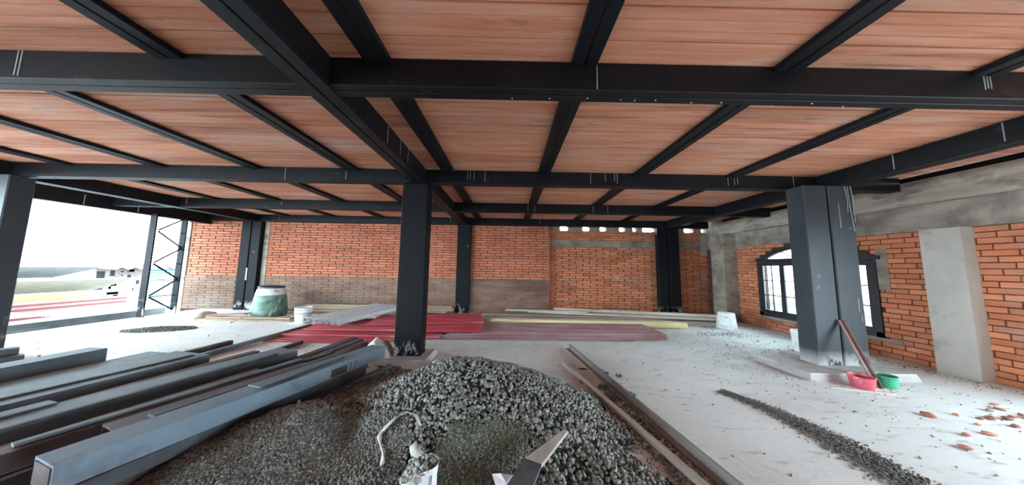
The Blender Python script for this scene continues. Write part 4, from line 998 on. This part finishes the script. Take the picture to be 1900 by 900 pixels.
# ------------------------------------------------------------------ the neighbourhood outside the open side
tag(MB().box(-60, 60, -60, 60, -4.2, -4.0).build('street_ground', M['x_ground']), 'grey ground between the neighbouring houses', kind='structure')
# faded red corrugated fence of horizontal sheets
fc = empty('sheet_fence', (-14, 7.5, -1.42), 'faded red corrugated metal fence beyond the slab edge', 'fence')
for k in range(3):
    me = corr_mesh('fence_sheet', 4.4, 0.62, 5, 0.03, 'sine', segs=2)
    link('fence_sheet', me, M['x_red'], fc, (0.0, 0.10, 0.42 + 0.48 * k), (math.radians(90), 0, math.radians(90)))
for yy in (-1.9, 0.1, 2.1):
    MB().box(-0.12, -0.05, yy - 0.04, yy + 0.04, -2.8, 1.42).build('fence_post', M['x_dark'], fc)
ow = MB().box(-0.15, 0.15, -4.5, 1.55, -3.9, 0.47)
o = ow.build('garden_wall', M['x_orange'], None, (-14.5, 7.6, 0)); tag(o, 'low orange plastered wall behind the red sheet fence', 'wall')
def far_roof(label, cx, cy, L, W, z, pitch, mat, waves=14):
    me = corr_mesh('shed_roof', L, W, waves, 0.05, 'sine', segs=2)
    rt = empty('shed', (cx, cy, -4), label, 'shed')
    link('shed_roof', me, M[mat], rt, (0, 0, z + 4), (pitch, 0, math.radians(90)))
    MB().box(-W * 0.42, W * 0.42, -L * 0.47, L * 0.47, 0, z + 4 - 0.5).build('shed_wall', M['x_block'], rt)
    return rt
far_roof('cream corrugated shed roof behind the orange wall', -17.2, 8.6, 6.0, 2.2, 0.48, math.radians(-16), 'x_cream', 12)
far_roof('weathered grey corrugated shed roof above the cream one', -20.2, 9.6, 5.8, 2.4, 0.95, math.radians(-13), 'x_grey', 12)
hs = empty('block_house', (-20.3, 13.85, -4), 'unfinished block house with wavy roof edge and dark openings', 'house')
MB().box(-0.3, 0.3, -1.05, 0.75, 0, 5.15).build('wall', M['x_block'], hs)
me = corr_mesh('roof', 2.4, 4.0, 9, 0.10, 'sine', segs=2)
link('roof', me, M['x_dark'], hs, (0.1, 0.92, 5.17), (0, math.radians(4), 0))
for (ya, yb, za, zb) in ((-0.98, -0.72, 4.1, 5.0), (-0.55, -0.40, 4.75, 5.05), (-0.3, -0.16, 4.3, 4.55), (0.05, 0.18, 4.6, 4.8), (0.4, 0.52, 4.3, 4.5), (-0.2, -0.1, 4.75, 5.0)):
    MB().box(0.27, 0.305, ya, yb, za, zb).build('opening', M['dark'], hs)
for k in range(26):
    yy = random.uniform(-0.65, 0.45); zz = 3.7 + 0.14 * random.randint(0, 9)
    MB().box(0.29, 0.32, yy, yy + random.uniform(0.14, 0.3), zz, zz + 0.11).build('block', M['x_block'], hs)
tl = empty('siding_wall', (-20.1, 16.2, -4), 'turquoise plank siding seen between the lattice posts', 'siding')
for k in range(24):
    MB().box(-0.05, 0.05 + 0.02 * (k % 2), -1.55, 1.9, 1.5 + 0.15 * k, 1.5 + 0.15 * k + 0.13).build('siding_plank', M['x_teal'], tl)
wt = MB().box(-0.5, 0.6, -3.2, 1.25, -0.04, 0.0)
for k, (cx, cy, sx, sy, z, rz) in enumerate([(-12.75, 5.6, 0.5, 1.6, 0.05, 0.03), (-12.7, 8.6, 0.5, 1.3, -0.02, -0.03)]):
    me = corr_mesh('loose_roof_sheet', sy * 2, sx * 2, 8, 0.03, 'sine', segs=3, sag=0.04)
    tag(link('loose_roof_sheet', me, M['x_white'], None, (cx, cy, z), (0.05, 0, math.radians(90) + rz)), ['near', 'far'][k] + ' white weathered roof sheet below the red fence', 'roof sheet', 'white roof sheets outside')
o = MB().box(-0.3, 0.3, -3.5, 1.9, -4, 0.0).build('neighbour_parapet', M['x_dark'], None, (-11.7, 7.0, 0)); tag(o, 'dark wet parapet wall just beyond the slab edge', 'parapet')
for k, (cx, cy, w_, h_) in enumerate([(-150, 95, 14, 13), (-135, 82, 7, 10.5), (-140, 118, 5, 10)]):
    rt = empty('tower_block', (cx, cy, -4), ['widest', 'left low', 'slim right'][k] + ' hazy pale building far beyond the roofs', 'building', 'far hazy buildings')
    MB().box(-w_ / 2, w_ / 2, -w_ / 2, w_ / 2, 0, h_).build('wall', M['x_far'], rt)
    for r_ in range(3):
        MB().box(w_ / 2 - 0.1, w_ / 2 + 0.15, -w_ * 0.4, w_ * 0.4, h_ - 1.6 - 2.2 * r_, h_ - 0.9 - 2.2 * r_).build('window_band', M['x_grey'], rt)
    MB().box(-w_ * 0.3, w_ * 0.3, -w_ * 0.3, w_ * 0.3, h_, h_ + 0.8).build('roof_hut', M['x_far'], rt)
# pale house seen through the lowest window panes
rt = empty('pale_house', (13.5, 10.5, -4), 'pale neighbouring house seen through the lower window panes', 'house')
MB().box(-2, 2, -3, 3, 0, 4.15).build('wall', M['x_far'], rt)
MB().box(-2.2, 2.2, -3.2, 3.2, 4.15, 4.3).build('roof', M['x_grey'], rt)
